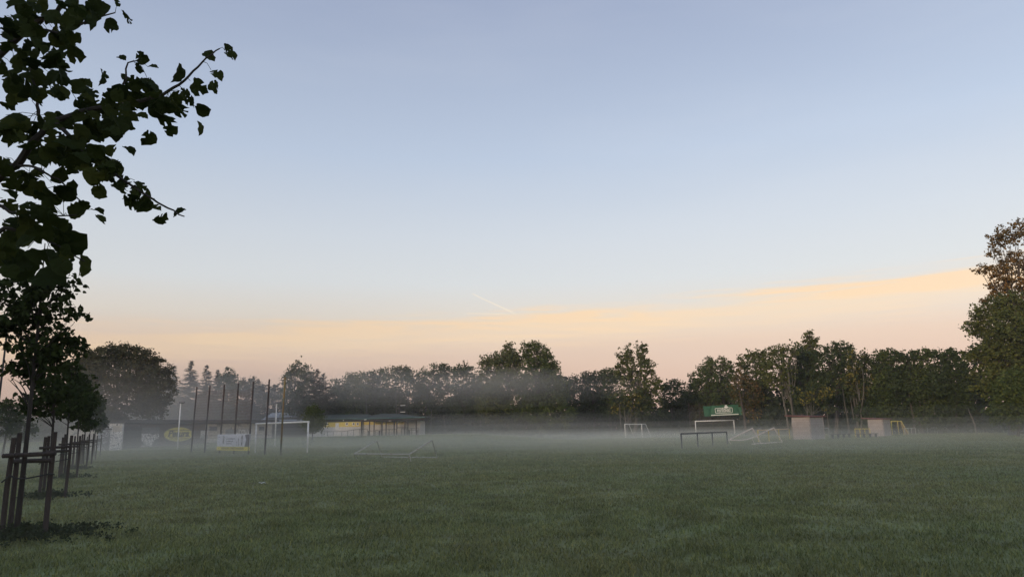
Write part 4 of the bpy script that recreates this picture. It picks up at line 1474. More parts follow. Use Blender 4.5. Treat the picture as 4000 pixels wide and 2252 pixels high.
for txt, fz in (('tel.: 325 514 998, 325 514', 0.62), ('personal@firma.com', 0.44), ('www.firma.com', 0.26)):
    text_mesh(txt, 0.155, 'ink_grey', 'lettering', bd, bp(0.30, fz), u_, (0, 0, 1), 0.003, 'LEFT')
text_mesh('firma', 0.15, 'ink_grey', 'lettering', bd, bp(0.045, 0.76), u_, (0, 0, 1), 0.003, 'LEFT')
mb = MB()
for (k0, k1, mt_) in ((0, 1, 0),):
    nn = 28
    for j in range(nn):
        a0, a1 = 2 * PI * j / nn, 2 * PI * (j + 1) / nn
        e = [bp(0.21, 0.55) + u_ * (0.16 * s_ * math.cos(a_)) + Vector((0, 0, 0.33 * s_ * math.sin(a_))) for s_, a_ in ((1, a0), (1, a1), (0.88, a1), (0.88, a0))]
        mb.add(e, [(0, 1, 2, 3)])
mb.add([bp(0.21, 0.55, 0.047) + u_ * x_ + Vector((0, 0, z_)) for x_, z_ in ((-0.11, -0.2), (-0.02, -0.29), (0.11, 0.2), (0.03, 0.28))], [(0, 1, 2, 3)])
mb.build('emblem', 'ink', bd)
for cx_, cz_, rx_, rz_ in ((0.62, 0.24, 0.05, 0.2), (0.675, 0.36, 0.08, 0.33), (0.775, 0.5, 0.14, 0.42)):
    mb = MB()
    nn = 24
    cc = bp(cx_, cz_, 0.046)
    for j in range(nn):
        a0, a1 = 2 * PI * j / nn, 2 * PI * (j + 1) / nn
        e = [cc + u_ * (rx_ * s_ * math.cos(a_)) + Vector((0, 0, rz_ * s_ * math.sin(a_))) for s_, a_ in ((1, a0), (1, a1), (0.5, a1), (0.5, a0))]
        mb.add(e, [(0, 1, 2, 3)])
    mb.build('picture', 'ink_grey', bd)
mb = MB().add([bp(x_, z_, 0.046) for x_, z_ in ((0.86, 0.0), (0.995, 0.0), (0.995, 0.9), (0.95, 0.99), (0.86, 0.92), (0.90, 0.55))], [(0, 1, 2, 3, 4, 5)])
mb.build('picture', 'ink_grey', bd)

# ------------------------------------------------------------------ goals
def football_goal(b0, b1, h, label, mat='white_paint', rad=0.055, group='full size football goals'):
    root = thing('football_goal', b0, label, 'goal', group)
    t0, t1 = b0 + Vector((0, 0, h)), b1 + Vector((0, 0, h))
    d = (t1 - t0).normalized() * rad
    MB().tube([b0 - Vector((0, 0, 0.15)), t0 - Vector((0, 0, rad))], rad, 12).build('post', mat, root, smooth=True)
    MB().tube([b1 - Vector((0, 0, 0.15)), t1 - Vector((0, 0, rad))], rad, 12).build('post', mat, root, smooth=True)
    MB().tube([t0 - d, t1 + d], rad, 12).build('crossbar', mat, root, smooth=True)
    return root, t0, t1


g0, g1 = onground(1000, 62), onground(1203, 57.5)
football_goal(g0, g1, 2.44, 'white full size football goal beside the tall rusty poles', rad=0.07)
g0, g1 = onground(2719, 131), onground(2870, 131)
football_goal(g0, g1, 2.5, 'bright white full size football goal under the green banner', rad=0.085)

# two small goals that lie tipped on the grass
def tipped_goal(A, A2, B, B2, C, C2, label, mat, bend=None, legs=(), ext=None, rad=0.036):
    root = thing('tipped_goal', C, label, 'goal', 'tipped small goals')
    MB().tube([A, B], rad, 8).build('side_bar', mat, root)
    MB().tube([A2, B2], rad, 8).build('side_bar', mat, root)
    MB().tube([B, C], rad * 0.75, 8).build('back_bar', mat, root)
    MB().tube([B2, C2], rad * 0.75, 8).build('back_bar', mat, root)
    MB().tube([A] + (bend or []) + [A2], rad, 8).build('crossbar', mat, root)
    MB().tube([ext or C, C.lerp(C2, 0.5) + Vector((0, 0, 0.0)), C2], rad, 8).build('base_bar', mat, root)
    for a, b in legs:
        MB().tube([a, b], rad * 0.6, 6).build('strut', mat, root)
    return root


C, C2 = G(1493, 1786), G(1708, 1789)
A, A2 = Pz(1384, 1771, 0.42), Pz(1598, 1773, 0.42)
Bq, B2 = P(1472, 1721, (A.y + C.y) / 2 + 0.5), P(1688, 1718, (A2.y + C2.y) / 2 + 0.5)
tipped_goal(A, A2, Bq, B2, C + Vector((0, 0, .04)), C2 + Vector((0, 0, .04)), 'white small goal tipped over alone on the grass in mid field', 'white_worn', legs=[(A, G(1397, 1797)), (A2, A2 + Vector((0.1, 0, -0.38)))])
C, C2 = G(2974, 1733), G(3056, 1727)
A, A2 = Pz(2846, 1717, 0.40), Pz(2937, 1709, 0.50)
Bq, B2 = P(2939, 1671, (A.y + C.y) / 2 + 0.5), P(3023, 1669, (A2.y + C2.y) / 2 + 0.5)
bend = [Pz(2896, 1718, 0.36), Pz(2918, 1714, 0.42)]
tipped_goal(A, A2, Bq, B2, C + Vector((0, 0, .04)), C2 + Vector((0, 0, .04)), 'tipped small goal with a bent bar beside the yellow railing', 'cream_worn', bend, [(A, G(2856, 1735)), (A2, G(2946, 1729))], G(2938, 1736) + Vector((0, 0, .06)), 0.052)

# small standing goals with nets
def small_goal(F1, F2, R1, R2, h, topd, label, mat, netmat, rad=0.045, group='small goals with nets'):
    root = thing('small_goal', F1, label, 'goal', group)
    up = Vector((0, 0, h))
    T1, T2 = F1 + up, F2 + up
    K1, K2 = T1.lerp(R1 + up, topd), T2.lerp(R2 + up, topd)
    MB().tube([F1 - Vector((0, 0, 0.05)), T1], rad, 8).build('post', mat, root)
    MB().tube([F2 - Vector((0, 0, 0.05)), T2], rad, 8).build('post', mat, root)
    MB().tube([T1, T2], rad, 8).build('crossbar', mat, root)
    MB().tube([T1, K1, R1], rad * 0.8, 8).build('back_stay', mat, root)
    MB().tube([T2, K2, R2], rad * 0.8, 8).build('back_stay', mat, root)
    MB().tube([K1, K2], rad * 0.7, 8).build('top_bar', mat, root)
    MB().tube([F1, R1, R2, F2], rad * 0.8, 8).build('ground_frame', mat, root)
    net_mb(R1, K1, R2, K2, 0.16, 0.007, 0.05, 0.02).build('net', netmat, root)
    net_mb(F2, T2, R2, K2, 0.2, 0.006, 0.05, 0.02).build('net', netmat, root)
    return root


def gp(px, Y, dz=0.0):
    p = onground(px, Y)
    p.z += dz
    return p


small_goal(gp(2442, 116), gp(2508, 118), gp(2477, 119), gp(2542, 120.5), 2.1, 0.45, 'small white goal with torn net before the dark middle trees', 'white_paint', 'net_pale', 0.055)
small_goal(gp(3486, 94), gp(3511, 96.5), gp(3551, 93.5), gp(3532, 97.5), 1.8, 0.62, 'yellow small goal with ochre net beside the farther dugout', 'yellow_paint', 'net_yellow', 0.05)

# ------------------------------------------------------------------ railings and benches round the pitch
railing([G(2664, 1752), G(2727, 1746), G(2785, 1741), G(2842, 1736)], 1.08, 'dark_steel', 'black railing nearest on the grass before the right goal', group='railings round the pitch', rad=0.055)
railing([G(2964, 1727), G(3005, 1724), G(3045, 1720), G(3086, 1716)], 1.12, 'pale_rail', 'yellow railing left of the nearer block dugout', group='railings round the pitch', rad=0.05, post_mat='yellow_paint')
railing([gp(3208, 82), gp(3238, 82)], 1.1, 'grey_rail', 'short grey rail sticking out right of the nearer dugout', group='railings round the pitch', rad=0.04)
railing([gp(3341, 82), gp(3360, 82.3), gp(3379, 82.6), gp(3399, 83)], 0.98, 'yellow_paint', 'yellow railing left of the farther block dugout', group='railings round the pitch', rad=0.05)
railing([gp(3535, 93), gp(3549, 93.5), gp(3562, 94), gp(3577, 94.5)], 0.92, 'grey_rail', 'small pale railing right of the yellow goal', group='railings round the pitch', rad=0.042)
railing([gp(3590, 103), gp(3625, 103), gp(3662, 103), gp(3700, 103)], 0.85, 'grey_rail', 'faint low railing far off under the right trees', group='railings round the pitch', rad=0.03)


def bench(a, b, label, h=0.45):
    root = thing('bench', a, label, 'bench', 'benches by the dugouts')
    d = (b - a); d.z = 0; ln = d.length; d.normalize()
    nr = Vector((d.y, -d.x, 0))
    c = (a + b) / 2
    MB().box((c.x, c.y, c.z + h), (ln / 2, 0.16, 0.035), (d, nr, Vector((0, 0, 1)))).build('seat', 'plank', root)
    for t in (0.08, 0.36, 0.64, 0.92):
        p = a.lerp(b, t)
        MB().box((p.x, p.y, p.z + h / 2 - 0.05), (0.05, 0.12, h / 2 + 0.01), (d, nr, Vector((0, 0, 1)))).build('leg', 'dark_steel', root)
    return root


bench(gp(3245, 79), gp(3322, 82), 'dark plank bench in the mist between the two dugouts')
bench(gp(3345, 80.0), gp(3427, 81.2), 'dark plank bench before the yellow railing and farther dugout')

# ------------------------------------------------------------------ dugouts
def dugout(Mc, wl, wr, h, label):
    root = thing('dugout', Mc, label, 'shed', 'block dugouts')
    be = math.radians(50)
    dl = Vector((-math.cos(be), math.sin(be), 0))
    dr = Vector((math.sin(be), math.cos(be), 0))
    def corner(a, b):
        return Vector((Mc.x, Mc.y, 0)) + dl * a + dr * b
    th = 0.2
    def slab(c0, du, dv, lu, lv, name, mat, z0, z1):
        c = c0 + du * (lu / 2) + dv * (lv / 2)
        c.z = (z0 + z1) / 2
        return MB().box(c, (lu / 2, lv / 2, (z1 - z0) / 2), (du, dv, Vector((0, 0, 1)))).build(name, mat, root)
    slab(corner(0, 0), dl, dr, wl, th, 'wall', 'block', -0.2, h)
    slab(corner(0, th + 0.003), dr, dl, wr - 2 * th - 0.006, th, 'wall', 'block_shade_plinth', -0.2, h - 0.02)
    slab(corner(0, wr - th), dl, dr, wl, th, 'wall', 'block', -0.2, h)
    slab(corner(th + 0.01, th + 0.01), dr, dl, wr - 2 * th - 0.02, 0.35, 'seat', 'plank', 0.38, 0.44)
    c = corner(wl / 2 + 0.22, wr / 2)
    tilt = (dl * 1 + Vector((0, 0, 0.05))).normalized()
    MB().box((c.x, c.y, h + 0.12), (wl / 2 + 0.42, wr / 2 + 0.22, 0.055), (tilt, dr, tilt.cross(dr).normalized())).build('roof', 'red_roof', root)
    MB().box((c.x, c.y, h + 0.03), (wl / 2 + 0.1, wr / 2 - 0.05, 0.03), (dl, dr, Vector((0, 0, 1)))).build('ceiling', 'dark_timber', root)
    return root


dugout(gp(3167, 74), 1.95, 2.9, 2.32, 'nearer pale concrete block dugout with red brown roof')
dugout(gp(3453, 86), 1.75, 2.0, 2.0, 'farther smaller block dugout with red brown roof')

# ------------------------------------------------------------------ ball-stop behind the right goal and its banner
bx0 = [(2697, 2691), (2738, 2732), (2781, 2775), (2825, 2818), (2868, 2861)]
rf = thing('ball_net_fence', gp(2697, 137), 'net fence on thin brown posts behind the right goal', 'net fence')
ptops = []
for i, (b_, t_) in enumerate(bx0):
    b = gp(b_, 137)
    t = P(t_, 1571 - i * 0.8, 137)
    t.x = b.x
    ptops.append((b, t))
    MB().tube([b - Vector((0, 0, 0.1)), t], 0.06, 7).build('post', 'rust', rf)
for i in range(4):
    (b0, t0), (b1, t1) = ptops[i], ptops[i + 1]
    net_mb(b0, b0.lerp(t0, 0.93), b1, b1.lerp(t1, 0.93), 0.2, 0.006, 0.05, 0.05, i).build('net', 'net_dark', rf)
b = gp(2964, 133)
t = P(2955, 1572, 133)
yp = thing('tall_post', b, 'tall yellow post standing alone right of the green banner', 'post')
MB().tube([b - Vector((0, 0, 0.1)), b + Vector((0, 0, 2.4))], [0.09, 0.085], 9).build('lower_pole', 'ochre', yp)
MB().tube([b + Vector((0, 0, 2.4)), Vector((b.x, b.y, t.z))], [0.075, 0.06], 9).build('upper_pole', 'yellow_paint', yp)

YB = 136.3
c00, c10, c11, c01 = P(2752, 1625, YB), P(2905, 1619, YB), P(2901, 1577, YB), P(2746, 1585, YB)
bnr = thing('banner', c00, 'green banner lettered with a brewery name hung above the right goal', 'banner')
mb = MB()
nu, nv = 60, 14
def bpt(u, v, d=0.0):
    p = c00.lerp(c10, u).lerp(c01.lerp(c11, u), v)
    fold = 0.10 * math.exp(-((u - 0.12 - 0.12 * (1 - v)) / 0.035) ** 2) + 0.12 * math.exp(-((u - 0.24 + 0.10 * (1 - v)) / 0.04) ** 2) + 0.10 * math.exp(-((u - 0.80 - 0.16 * (1 - v)) / 0.04) ** 2) + 0.08 * math.exp(-((u - 0.93 + 0.05 * v) / 0.03) ** 2)
    p.y += 0.9 * fold - d + 0.03 * math.sin(u * 23 + v * 4)
    p.z -= 0.10 * math.sin(u * PI * 4) ** 2 * v * 0.6
    return p
for side in (0, 1):
    for j in range(nv + 1):
        for i in range(nu + 1):
            p = bpt(i / nu, j / nv)
            mb.v.append((p.x, p.y + side * 0.012, p.z))
k0 = (nu + 1) * (nv + 1)
for j in range(nv):
    for i in range(nu):
        a = j * (nu + 1) + i
        mb.f.append((a, a + 1, a + nu + 2, a + nu + 1))
        mb.f.append((k0 + a, k0 + a + nu + 1, k0 + a + nu + 2, k0 + a + 1))
mb.build('cloth', 'banner_green', bnr, smooth=True)
ux = (c10 - c00).normalized()
uz = Vector((0, 0, 1))
BW, BH = (c10 - c00).length, (c01 - c00).z
bpp = lambda u, v: c00.lerp(c10, u).lerp(c01.lerp(c11, u), v) + Vector((0, -0.09, 0))
uxs = (bpp(0.8, 0.5) - bpp(0.2, 0.5)).normalized()
text_mesh('POSTŘIŽINSKÉ', 0.74, 'banner_white', 'lettering', bnr, bpp(0.505, 0.47), uxs, uz, 0.004, sx=BW * 0.40 / 5.67, bold=0.02)
def strip(u0, v0, u1, v1, wd):
    a, b = bpp(u0, v0), bpp(u1, v1)
    d = (b - a).normalized()
    q = Vector((0, 1, 0)).cross(d)
    return MB().box((a + b) / 2, ((b - a).length / 2 + wd / 2, 0.006, wd / 2), (d, Vector((0, 1, 0)), q))
fm = MB()
for s_ in ((0.30, 0.26, 0.71, 0.26), (0.72, 0.30, 0.72, 0.68), (0.71, 0.72, 0.62, 0.74), (0.52, 0.74, 0.30, 0.72), (0.29, 0.68, 0.29, 0.30)):
    t_ = strip(*s_, 0.09)
    fm.add(t_.v, t_.f)
fm.build('frame_line', 'banner_white', bnr)
em = MB()
for poly in ([(0.52, 0.74), (0.57, 0.66), (0.63, 0.74), (0.60, 0.90), (0.54, 0.90)], [(0.55, 0.92), (0.59, 0.92), (0.60, 0.99), (0.54, 0.99)]):
    pts_ = [bpp(*p_) for p_ in poly]
    em.add(pts_, [tuple(range(len(pts_)))])
em.build('emblem', 'banner_white', bnr)
t_ = strip(0.18, 0.08, 0.86, 0.09, 0.15)
MB().add(t_.v, t_.f).build('underline', 'banner_white', bnr)

# ------------------------------------------------------------------ scrap on the grass
for (px, py, sx_, lab) in ((1024, 1893, 0.10, 'white scrap of paper on the grass left of centre'),):
    p = G(px, py)
    mb = MB()
    for j in range(4):
        for i in range(5):
            mb.v.append((p.x + (i / 4 - 0.5) * sx_ * 2 + 0.01 * math.sin(j * 3), p.y + (j / 3 - 0.5) * sx_ * 1.2, p.z + 0.075 + 0.025 * math.sin(i * 2.1 + j)))
    for j in range(3):
        for i in range(4):
            a = j * 5 + i
            mb.f.append((a, a + 1, a + 6, a + 5))
    tag(mb.build('paper_scrap', 'paper', None, p), lab, 'litter')

# ------------------------------------------------------------------ trees round the field
g = 'trees left of the clubhouse'
broad_tree('walnut_tree', 'broad dark round tree in the mist behind the graffiti shed', 90, 450,
           [(470, 1440, 140, 80), (365, 1450, 70, 75), (585, 1470, 90, 70), (420, 1390, 70, 40), (500, 1385, 70, 36), (560, 1410, 50, 40), (340, 1530, 60, 80), (470, 1560, 160, 80), (610, 1540, 75, 50), (590, 1590, 60, 55), (400, 1620, 90, 55), (330, 1410, 40, 40), (440, 1354, 22, 14), (482, 1352, 22, 12), (530, 1362, 22, 14), (577, 1374, 20, 14), (395, 1364, 20, 14), (350, 1380, 22, 18), (640, 1452, 26, 20), (664, 1500, 22, 20), (612, 1410, 22, 18)],
           'leaf_walnut', 1001, 0.26, 4.6, 0.4, g, lump=0.3)
broad_tree('deciduous_tree', 'grey misty bush tree at the left edge under the lamp', 62, 20,
           [(15, 1640, 70, 60), (60, 1625, 40, 45), (45, 1580, 20, 25), (10, 1590, 30, 30), (90, 1680, 50, 40)], 'leaf_dark', 1002, 0.22, 4.0, 0.3, g)
broad_tree('deciduous_tree', 'low dark misty tree between the two nearest staked trunks', 108, 170, [(150, 1660, 60, 35), (210, 1650, 60, 45), (190, 1690, 90, 40)], 'leaf_dark', 1003, 0.32, 4.0, 0.5, g)
broad_tree('deciduous_tree', 'low dark misty tree behind the third staked tree', 110, 300, [(290, 1650, 60, 45), (250, 1690, 70, 40), (340, 1680, 60, 40)], 'leaf_dark', 1004, 0.32, 4.0, 0.5, g)

spruce('misty spruce tip just right of the broad dark round tree', 122, 607, 1392, 70, 2001)
spruce('pale misty spruce left of the tallest spruce', 130, 681, 1427, 62, 2002)
spruce('tallest pointed spruce behind the yellow oval sign', 116, 748, 1409, 82, 2003)
spruce('blunt spruce right of the tallest spruce', 122, 809, 1425, 70, 2004)
spruce('smaller spruce between the blunt spruce and the narrow leafy tree', 126, 851, 1444, 62, 2005)
g = 'trees left of the clubhouse'
broad_tree('deciduous_tree', 'narrow upright leafy tree among the spruces', 120, 893, [(893, 1462, 22, 32), (880, 1500, 30, 40), (908, 1500, 26, 40), (893, 1560, 42, 60), (890, 1630, 48, 50)], 'leaf_dark', 1005, 0.32, 4.0, 0.45, g)
broad_tree('deciduous_tree', 'low misty tree seen between the tall rusty poles', 126, 960, [(945, 1510, 34, 30), (980, 1505, 36, 34), (960, 1560, 60, 46), (960, 1630, 66, 50)], 'leaf_walnut', 1006, 0.32, 3.6, 0.5, g)
broad_tree('deciduous_tree', 'low misty tree left of the tall twin tree by the spruces', 128, 1050, [(1030, 1525, 40, 26), (1075, 1535, 42, 30), (1050, 1580, 64, 44), (1050, 1640, 66, 44)], 'leaf_walnut', 1007, 0.32, 3.6, 0.5, g)
broad_tree('deciduous_tree', 'tall ragged leafy tree beside the right hand spruces', 118, 1170, [(1157, 1440, 24, 34), (1130, 1470, 24, 32), (1180, 1460, 26, 36), (1205, 1470, 24, 40), (1145, 1510, 42, 46), (1195, 1525, 38, 46), (1165, 1580, 68, 56), (1130, 1560, 36, 46), (1170, 1650, 70, 50)], 'leaf_dark', 1008, 0.32, 3.6, 0.45, g, lump=0.4)
spruce('dark pointed spruce touching the tall ragged leafy tree', 116, 1239, 1441, 78, 2006)
spruce('slanting outer spruce with drooping right branches', 118, 1264, 1459, 82, 2007)
broad_tree('shrub_tree', 'small dense dark tree standing before the clubhouse corner', 96, 1221, [(1222, 1610, 26, 34), (1212, 1640, 36, 36), (1240, 1640, 30, 40), (1228, 1662, 42, 30)], 'leaf_green', 1009, 0.2, 5.0, 0.28, g, lump=0.3)

g = 'trees of the wood behind the field'
mid = [
    ('wood tree at the left end of the middle wood, behind the clubhouse roof', 1330, [(1308, 1500, 20, 24), (1335, 1515, 36, 30), (1320, 1560, 52, 46), (1340, 1620, 60, 50)]),
    ('second wood tree from the left, above the yellow clubhouse wall', 1390, [(1366, 1478, 24, 26), (1405, 1478, 30, 24), (1388, 1515, 54, 40), (1390, 1580, 64, 60)]),
    ('wood tree above the clubhouse roof, left of the ladder frame', 1462, [(1443, 1472, 28, 24), (1482, 1464, 32, 26), (1462, 1510, 56, 42), (1470, 1580, 64, 60)]),
    ('wood tree rising above the ladder frame', 1548, [(1532, 1456, 34, 26), (1578, 1452, 36, 30), (1600, 1465, 22, 26), (1550, 1510, 62, 44), (1540, 1580, 66, 60)]),
    ('lower wood tree in the dip right of the ladder frame', 1640, [(1622, 1485, 28, 26), (1658, 1466, 26, 28), (1640, 1520, 54, 42), (1640, 1590, 62, 60)]),
    ('rounded wood tree left of the dark gap beside the tall twin trees', 1722, [(1704, 1450, 34, 30), (1744, 1448, 34, 30), (1722, 1500, 60, 44), (1720, 1580, 68, 64)]),
    ('wood tree next left of the tall twin trees', 1805, [(1790, 1450, 30, 28), (1822, 1444, 30, 30), (1806, 1500, 54, 46), (1800, 1580, 66, 64)]),
    ('small wood tree tucked against the left tall twin tree', 1866, [(1862, 1480, 26, 28), (1872, 1530, 42, 44), (1870, 1600, 56, 54)]),
]
for i, (lab, bp_, lob) in enumerate(mid):
    broad_tree('deciduous_tree', lab, 134 + 3 * (i % 3), bp_, lob, ['leaf_dark', 'leaf_green', 'leaf_dark'][i % 3], 1100 + i, 0.34, 3.8, 0.5, g, lump=0.35, stems=2, bark='bark_pale' if i % 2 else 'bark', trunk_r=0.13)
broad_tree('deciduous_tree', 'left one of the two tall dense trees in the middle', 128, 1975, [(1988, 1362, 18, 26), (1975, 1390, 34, 30), (2003, 1395, 26, 36), (1935, 1415, 46, 38), (1895, 1425, 26, 34), (1975, 1440, 60, 50), (1915, 1480, 56, 50), (1975, 1510, 80, 60), (1925, 1570, 74, 66), (1960, 1630, 84, 56), (2025, 1420, 22, 40)], 'leaf_olive', 1201, 0.34, 4.4, 0.45, g, lump=0.35)
broad_tree('deciduous_tree', 'right one of the two tall dense trees in the middle', 126, 2110, [(2105, 1352, 17, 22), (2052, 1368, 20, 34), (2080, 1362, 18, 30), (2128, 1375, 20, 26), (2085, 1395, 50, 36), (2135, 1410, 38, 34), (2160, 1440, 30, 40), (2095, 1450, 72, 50), (2150, 1490, 54, 50), (2070, 1510, 70, 60), (2130, 1560, 90, 66), (2195, 1510, 30, 46), (2060, 1600, 90, 66), (2160, 1620, 84, 60)], 'leaf_green', 1202, 0.34, 4.4, 0.45, g, lump=0.35)
broad_tree('deciduous_tree', 'low dark tree right beside the tall twin trees', 142, 2255, [(2246, 1480, 16, 18), (2240, 1510, 34, 30), (2262, 1550, 52, 46), (2255, 1610, 60, 56)], 'leaf_dark', 1203, 0.34, 4.0, 0.5, g)
broad_tree('deciduous_tree', 'round low tree midway between the twin trees and the poplar', 140, 2320, [(2290, 1478, 34, 28), (2330, 1472, 36, 30), (2312, 1520, 56, 44), (2310, 1590, 64, 64)], 'leaf_dark', 1204, 0.34, 3.6, 0.5, g, lump=0.4)
broad_tree('deciduous_tree', 'tree leaning on the left side of the tall poplar', 138, 2385, [(2372, 1460, 30, 26), (2400, 1470, 28, 30), (2380, 1510, 48, 44), (2385, 1580, 58, 64)], 'leaf_dark', 1205, 0.34, 3.8, 0.5, g)
broad_tree('poplar_tree', 'tall poplar with several upright plumes right of centre', 130, 2475, [(2422, 1400, 17, 40), (2412, 1440, 18, 30), (2440, 1400, 13, 36), (2458, 1375, 15, 40), (2464, 1420, 20, 40), (2500, 1368, 17, 42), (2518, 1362, 15, 32), (2507, 1420, 24, 50), (2530, 1430, 14, 40), (2547, 1435, 12, 28), (2560, 1480, 16, 32), (2578, 1500, 16, 24), (2440, 1470, 40, 46), (2490, 1480, 46, 50), (2540, 1510, 40, 40), (2470, 1540, 60, 50), (2530, 1560, 54, 44)], 'leaf_olive', 1206, 0.32, 3.3, 0.34, g, lump=0.3, bark='bark_pale')
broad_tree('maple_tree', 'yellowing tree with hanging leaves in front of the tall poplar', 126, 2440, [(2420, 1570, 46, 34), (2470, 1560, 44, 36), (2440, 1600, 58, 32), (2395, 1600, 28, 26), (2500, 1600, 36, 30)], 'leaf_yellow', 1207, 0.36, 2.6, 0.4, g, bark='bark_pale', lump=0.4, stems=2, trunk_r=0.14)
broad_tree('deciduous_tree', 'low tree in the dip right of the tall poplar', 148, 2620, [(2605, 1510, 26, 18), (2640, 1500, 28, 22), (2620, 1550, 54, 42), (2620, 1610, 60, 54)], 'leaf_dark', 1208, 0.36, 4.0, 0.5, g)
broad_tree('deciduous_tree', 'low dark tree left above the fence posts of the right goal', 150, 2680, [(2670, 1530, 24, 20), (2690, 1560, 44, 36), (2670, 1610, 54, 50)], 'leaf_dark', 1209, 0.36, 4.0, 0.5, g)
broad_tree('deciduous_tree', 'tall tree above the left half of the green banner', 147, 2765, [(2772, 1412, 22, 26), (2755, 1445, 34, 30), (2785, 1440, 28, 34), (2725, 1480, 32, 32), (2768, 1485, 52, 40), (2720, 1530, 44, 46), (2765, 1560, 64, 60)], 'leaf_green', 1210, 0.36, 3.8, 0.45, g, lump=0.4)
broad_tree('deciduous_tree', 'tall tree above the right half of the green banner', 148, 2835, [(2817, 1415, 20, 26), (2846, 1430, 18, 28), (2830, 1460, 34, 36), (2855, 1470, 22, 36), (2825, 1510, 50, 44), (2835, 1570, 56, 60)], 'leaf_green', 1211, 0.36, 3.6, 0.45, g, lump=0.4)

g = 'trees behind the dugouts'
broad_tree('maple_tree', 'large green maple behind the tall yellow post', 128, 2945, [(2905, 1410, 26, 28), (2944, 1385, 32, 26), (2978, 1388, 28, 28), (2940, 1430, 60, 38), (2985, 1440, 42, 40), (2950, 1490, 66, 44), (2960, 1550, 60, 50)], 'leaf_olive', 1301, 0.36, 3.4, 0.42, g, lump=0.4)
broad_tree('maple_tree', 'maple turning orange just right of the green banner', 124, 2915, [(2886, 1440, 18, 26), (2885, 1490, 34, 34), (2930, 1500, 36, 34), (2880, 1540, 30, 30), (2930, 1560, 44, 40), (2960, 1530, 30, 34), (2940, 1615, 34, 40)], 'leaf_orange', 1302, 0.36, 3.0, 0.4, g, lump=0.4)
broad_tree('deciduous_tree', 'pale stemmed tree forking low beside the nearer dugout', 108, 3082, [(3040, 1362, 34, 22), (3010, 1385, 36, 28), (3062, 1375, 26, 30), (3030, 1420, 54, 36), (3075, 1430, 40, 40), (3010, 1470, 44, 40), (3060, 1490, 44, 34), (3105, 1365, 26, 24)], 'leaf_olive', 1303, 0.32, 2.5, 0.34, g, bark='bark_pale', lump=0.4, stems=3, trunk_r=0.17, fork=0.2)
broad_tree('poplar_tree', 'lone conical treetop rising over the trees above the dugout', 124, 3163, [(3160, 1306, 16, 18), (3150, 1325, 22, 18), (3176, 1328, 22, 18), (3160, 1350, 36, 22), (3165, 1390, 40, 36), (3165, 1460, 50, 50)], 'leaf_olive', 1304, 0.34, 4.0, 0.36, g, lump=0.3)
broad_tree('deciduous_tree', 'dark dense tree behind the nearer dugout roof', 114, 3140, [(3112, 1365, 26, 26), (3130, 1390, 40, 30), (3165, 1395, 44, 32), (3140, 1440, 64, 44), (3130, 1500, 66, 50), (3150, 1570, 70, 56)], 'leaf_dark', 1305, 0.34, 4.0, 0.45, g, lump=0.4)
broad_tree('maple_tree', 'yellow leaved maple drooping right above the nearer dugout', 103, 3185, [(3120, 1540, 40, 28), (3180, 1520, 46, 28), (3225, 1540, 40, 32), (3160, 1570, 60, 28), (3240, 1585, 36, 26)], 'leaf_yellow', 1306, 0.36, 2.2, 0.36, g, bark='bark_pale', lump=0.45, stems=2, trunk_r=0.1)
broad_tree('deciduous_tree', 'wide dark tree midway between the two dugouts', 112, 3265, [(3235, 1372, 40, 26), (3280, 1354, 36, 24), (3310, 1375, 32, 28), (3260, 1410, 66, 36), (3290, 1450, 60, 44), (3240, 1480, 64, 50), (3280, 1550, 70, 60)], 'leaf_dark', 1307, 0.34, 4.0, 0.45, g, lump=0.4)
broad_tree('maple_tree', 'dark maple flecked with yellow leaves left of the farther dugout', 105, 3350, [(3326, 1385, 28, 26), (3365, 1395, 30, 24), (3345, 1430, 48, 36), (3360, 1480, 44, 42), (3320, 1490, 44, 44), (3350, 1530, 46, 34)], 'leaf_yellow', 1308, 0.34, 3.2, 0.4, g, bark='bark_pale', lump=0.4, stems=3, trunk_r=0.12)
hedge = [(3405, 'tree over the farther dugout roof, first of the even dark row', [(3400, 1405, 36, 24), (3420, 1440, 44, 36)]),
         (3455, 'tree with a raised tip in the even dark row over the dugout', [(3442, 1385, 26, 28), (3462, 1400, 30, 30), (3455, 1440, 46, 40)]),
         (3500, 'tree above the yellow small goal in the even dark row', [(3484, 1388, 28, 24), (3508, 1395, 30, 26), (3500, 1440, 46, 40)]),
         (3560, 'tree in the even dark row above the small pale railing', [(3540, 1392, 34, 22), (3575, 1388, 30, 24), (3560, 1435, 50, 40)]),
         (3615, 'tree in the middle of the even dark row on the right', [(3602, 1386, 32, 22), (3635, 1382, 30, 24), (3615, 1435, 50, 42)]),
         (3675, 'tree next to last in the even dark row on the right', [(3660, 1388, 34, 22), (3692, 1386, 32, 22), (3675, 1435, 52, 42)]),
         (3735, 'tree at the end of the even dark row touching the giant tree', [(3718, 1382, 30, 22), (3748, 1396, 30, 24), (3735, 1440, 50, 42)])]
for i, (px, lab, lob) in enumerate(hedge):
    lob = lob + [(px - 14, 1500, 56, 56), (px + 16, 1560, 58, 60), (px, 1620, 60, 56)]
    broad_tree('deciduous_tree', lab, 105 - i * 0.8, px, lob, ['leaf_dark', 'leaf_green', 'leaf_dark'][i % 3], 1400 + i, 0.32, 4.0, 0.42, g, lump=0.4, stems=2, trunk_r=0.11)
g = 'giant trees at the right edge'
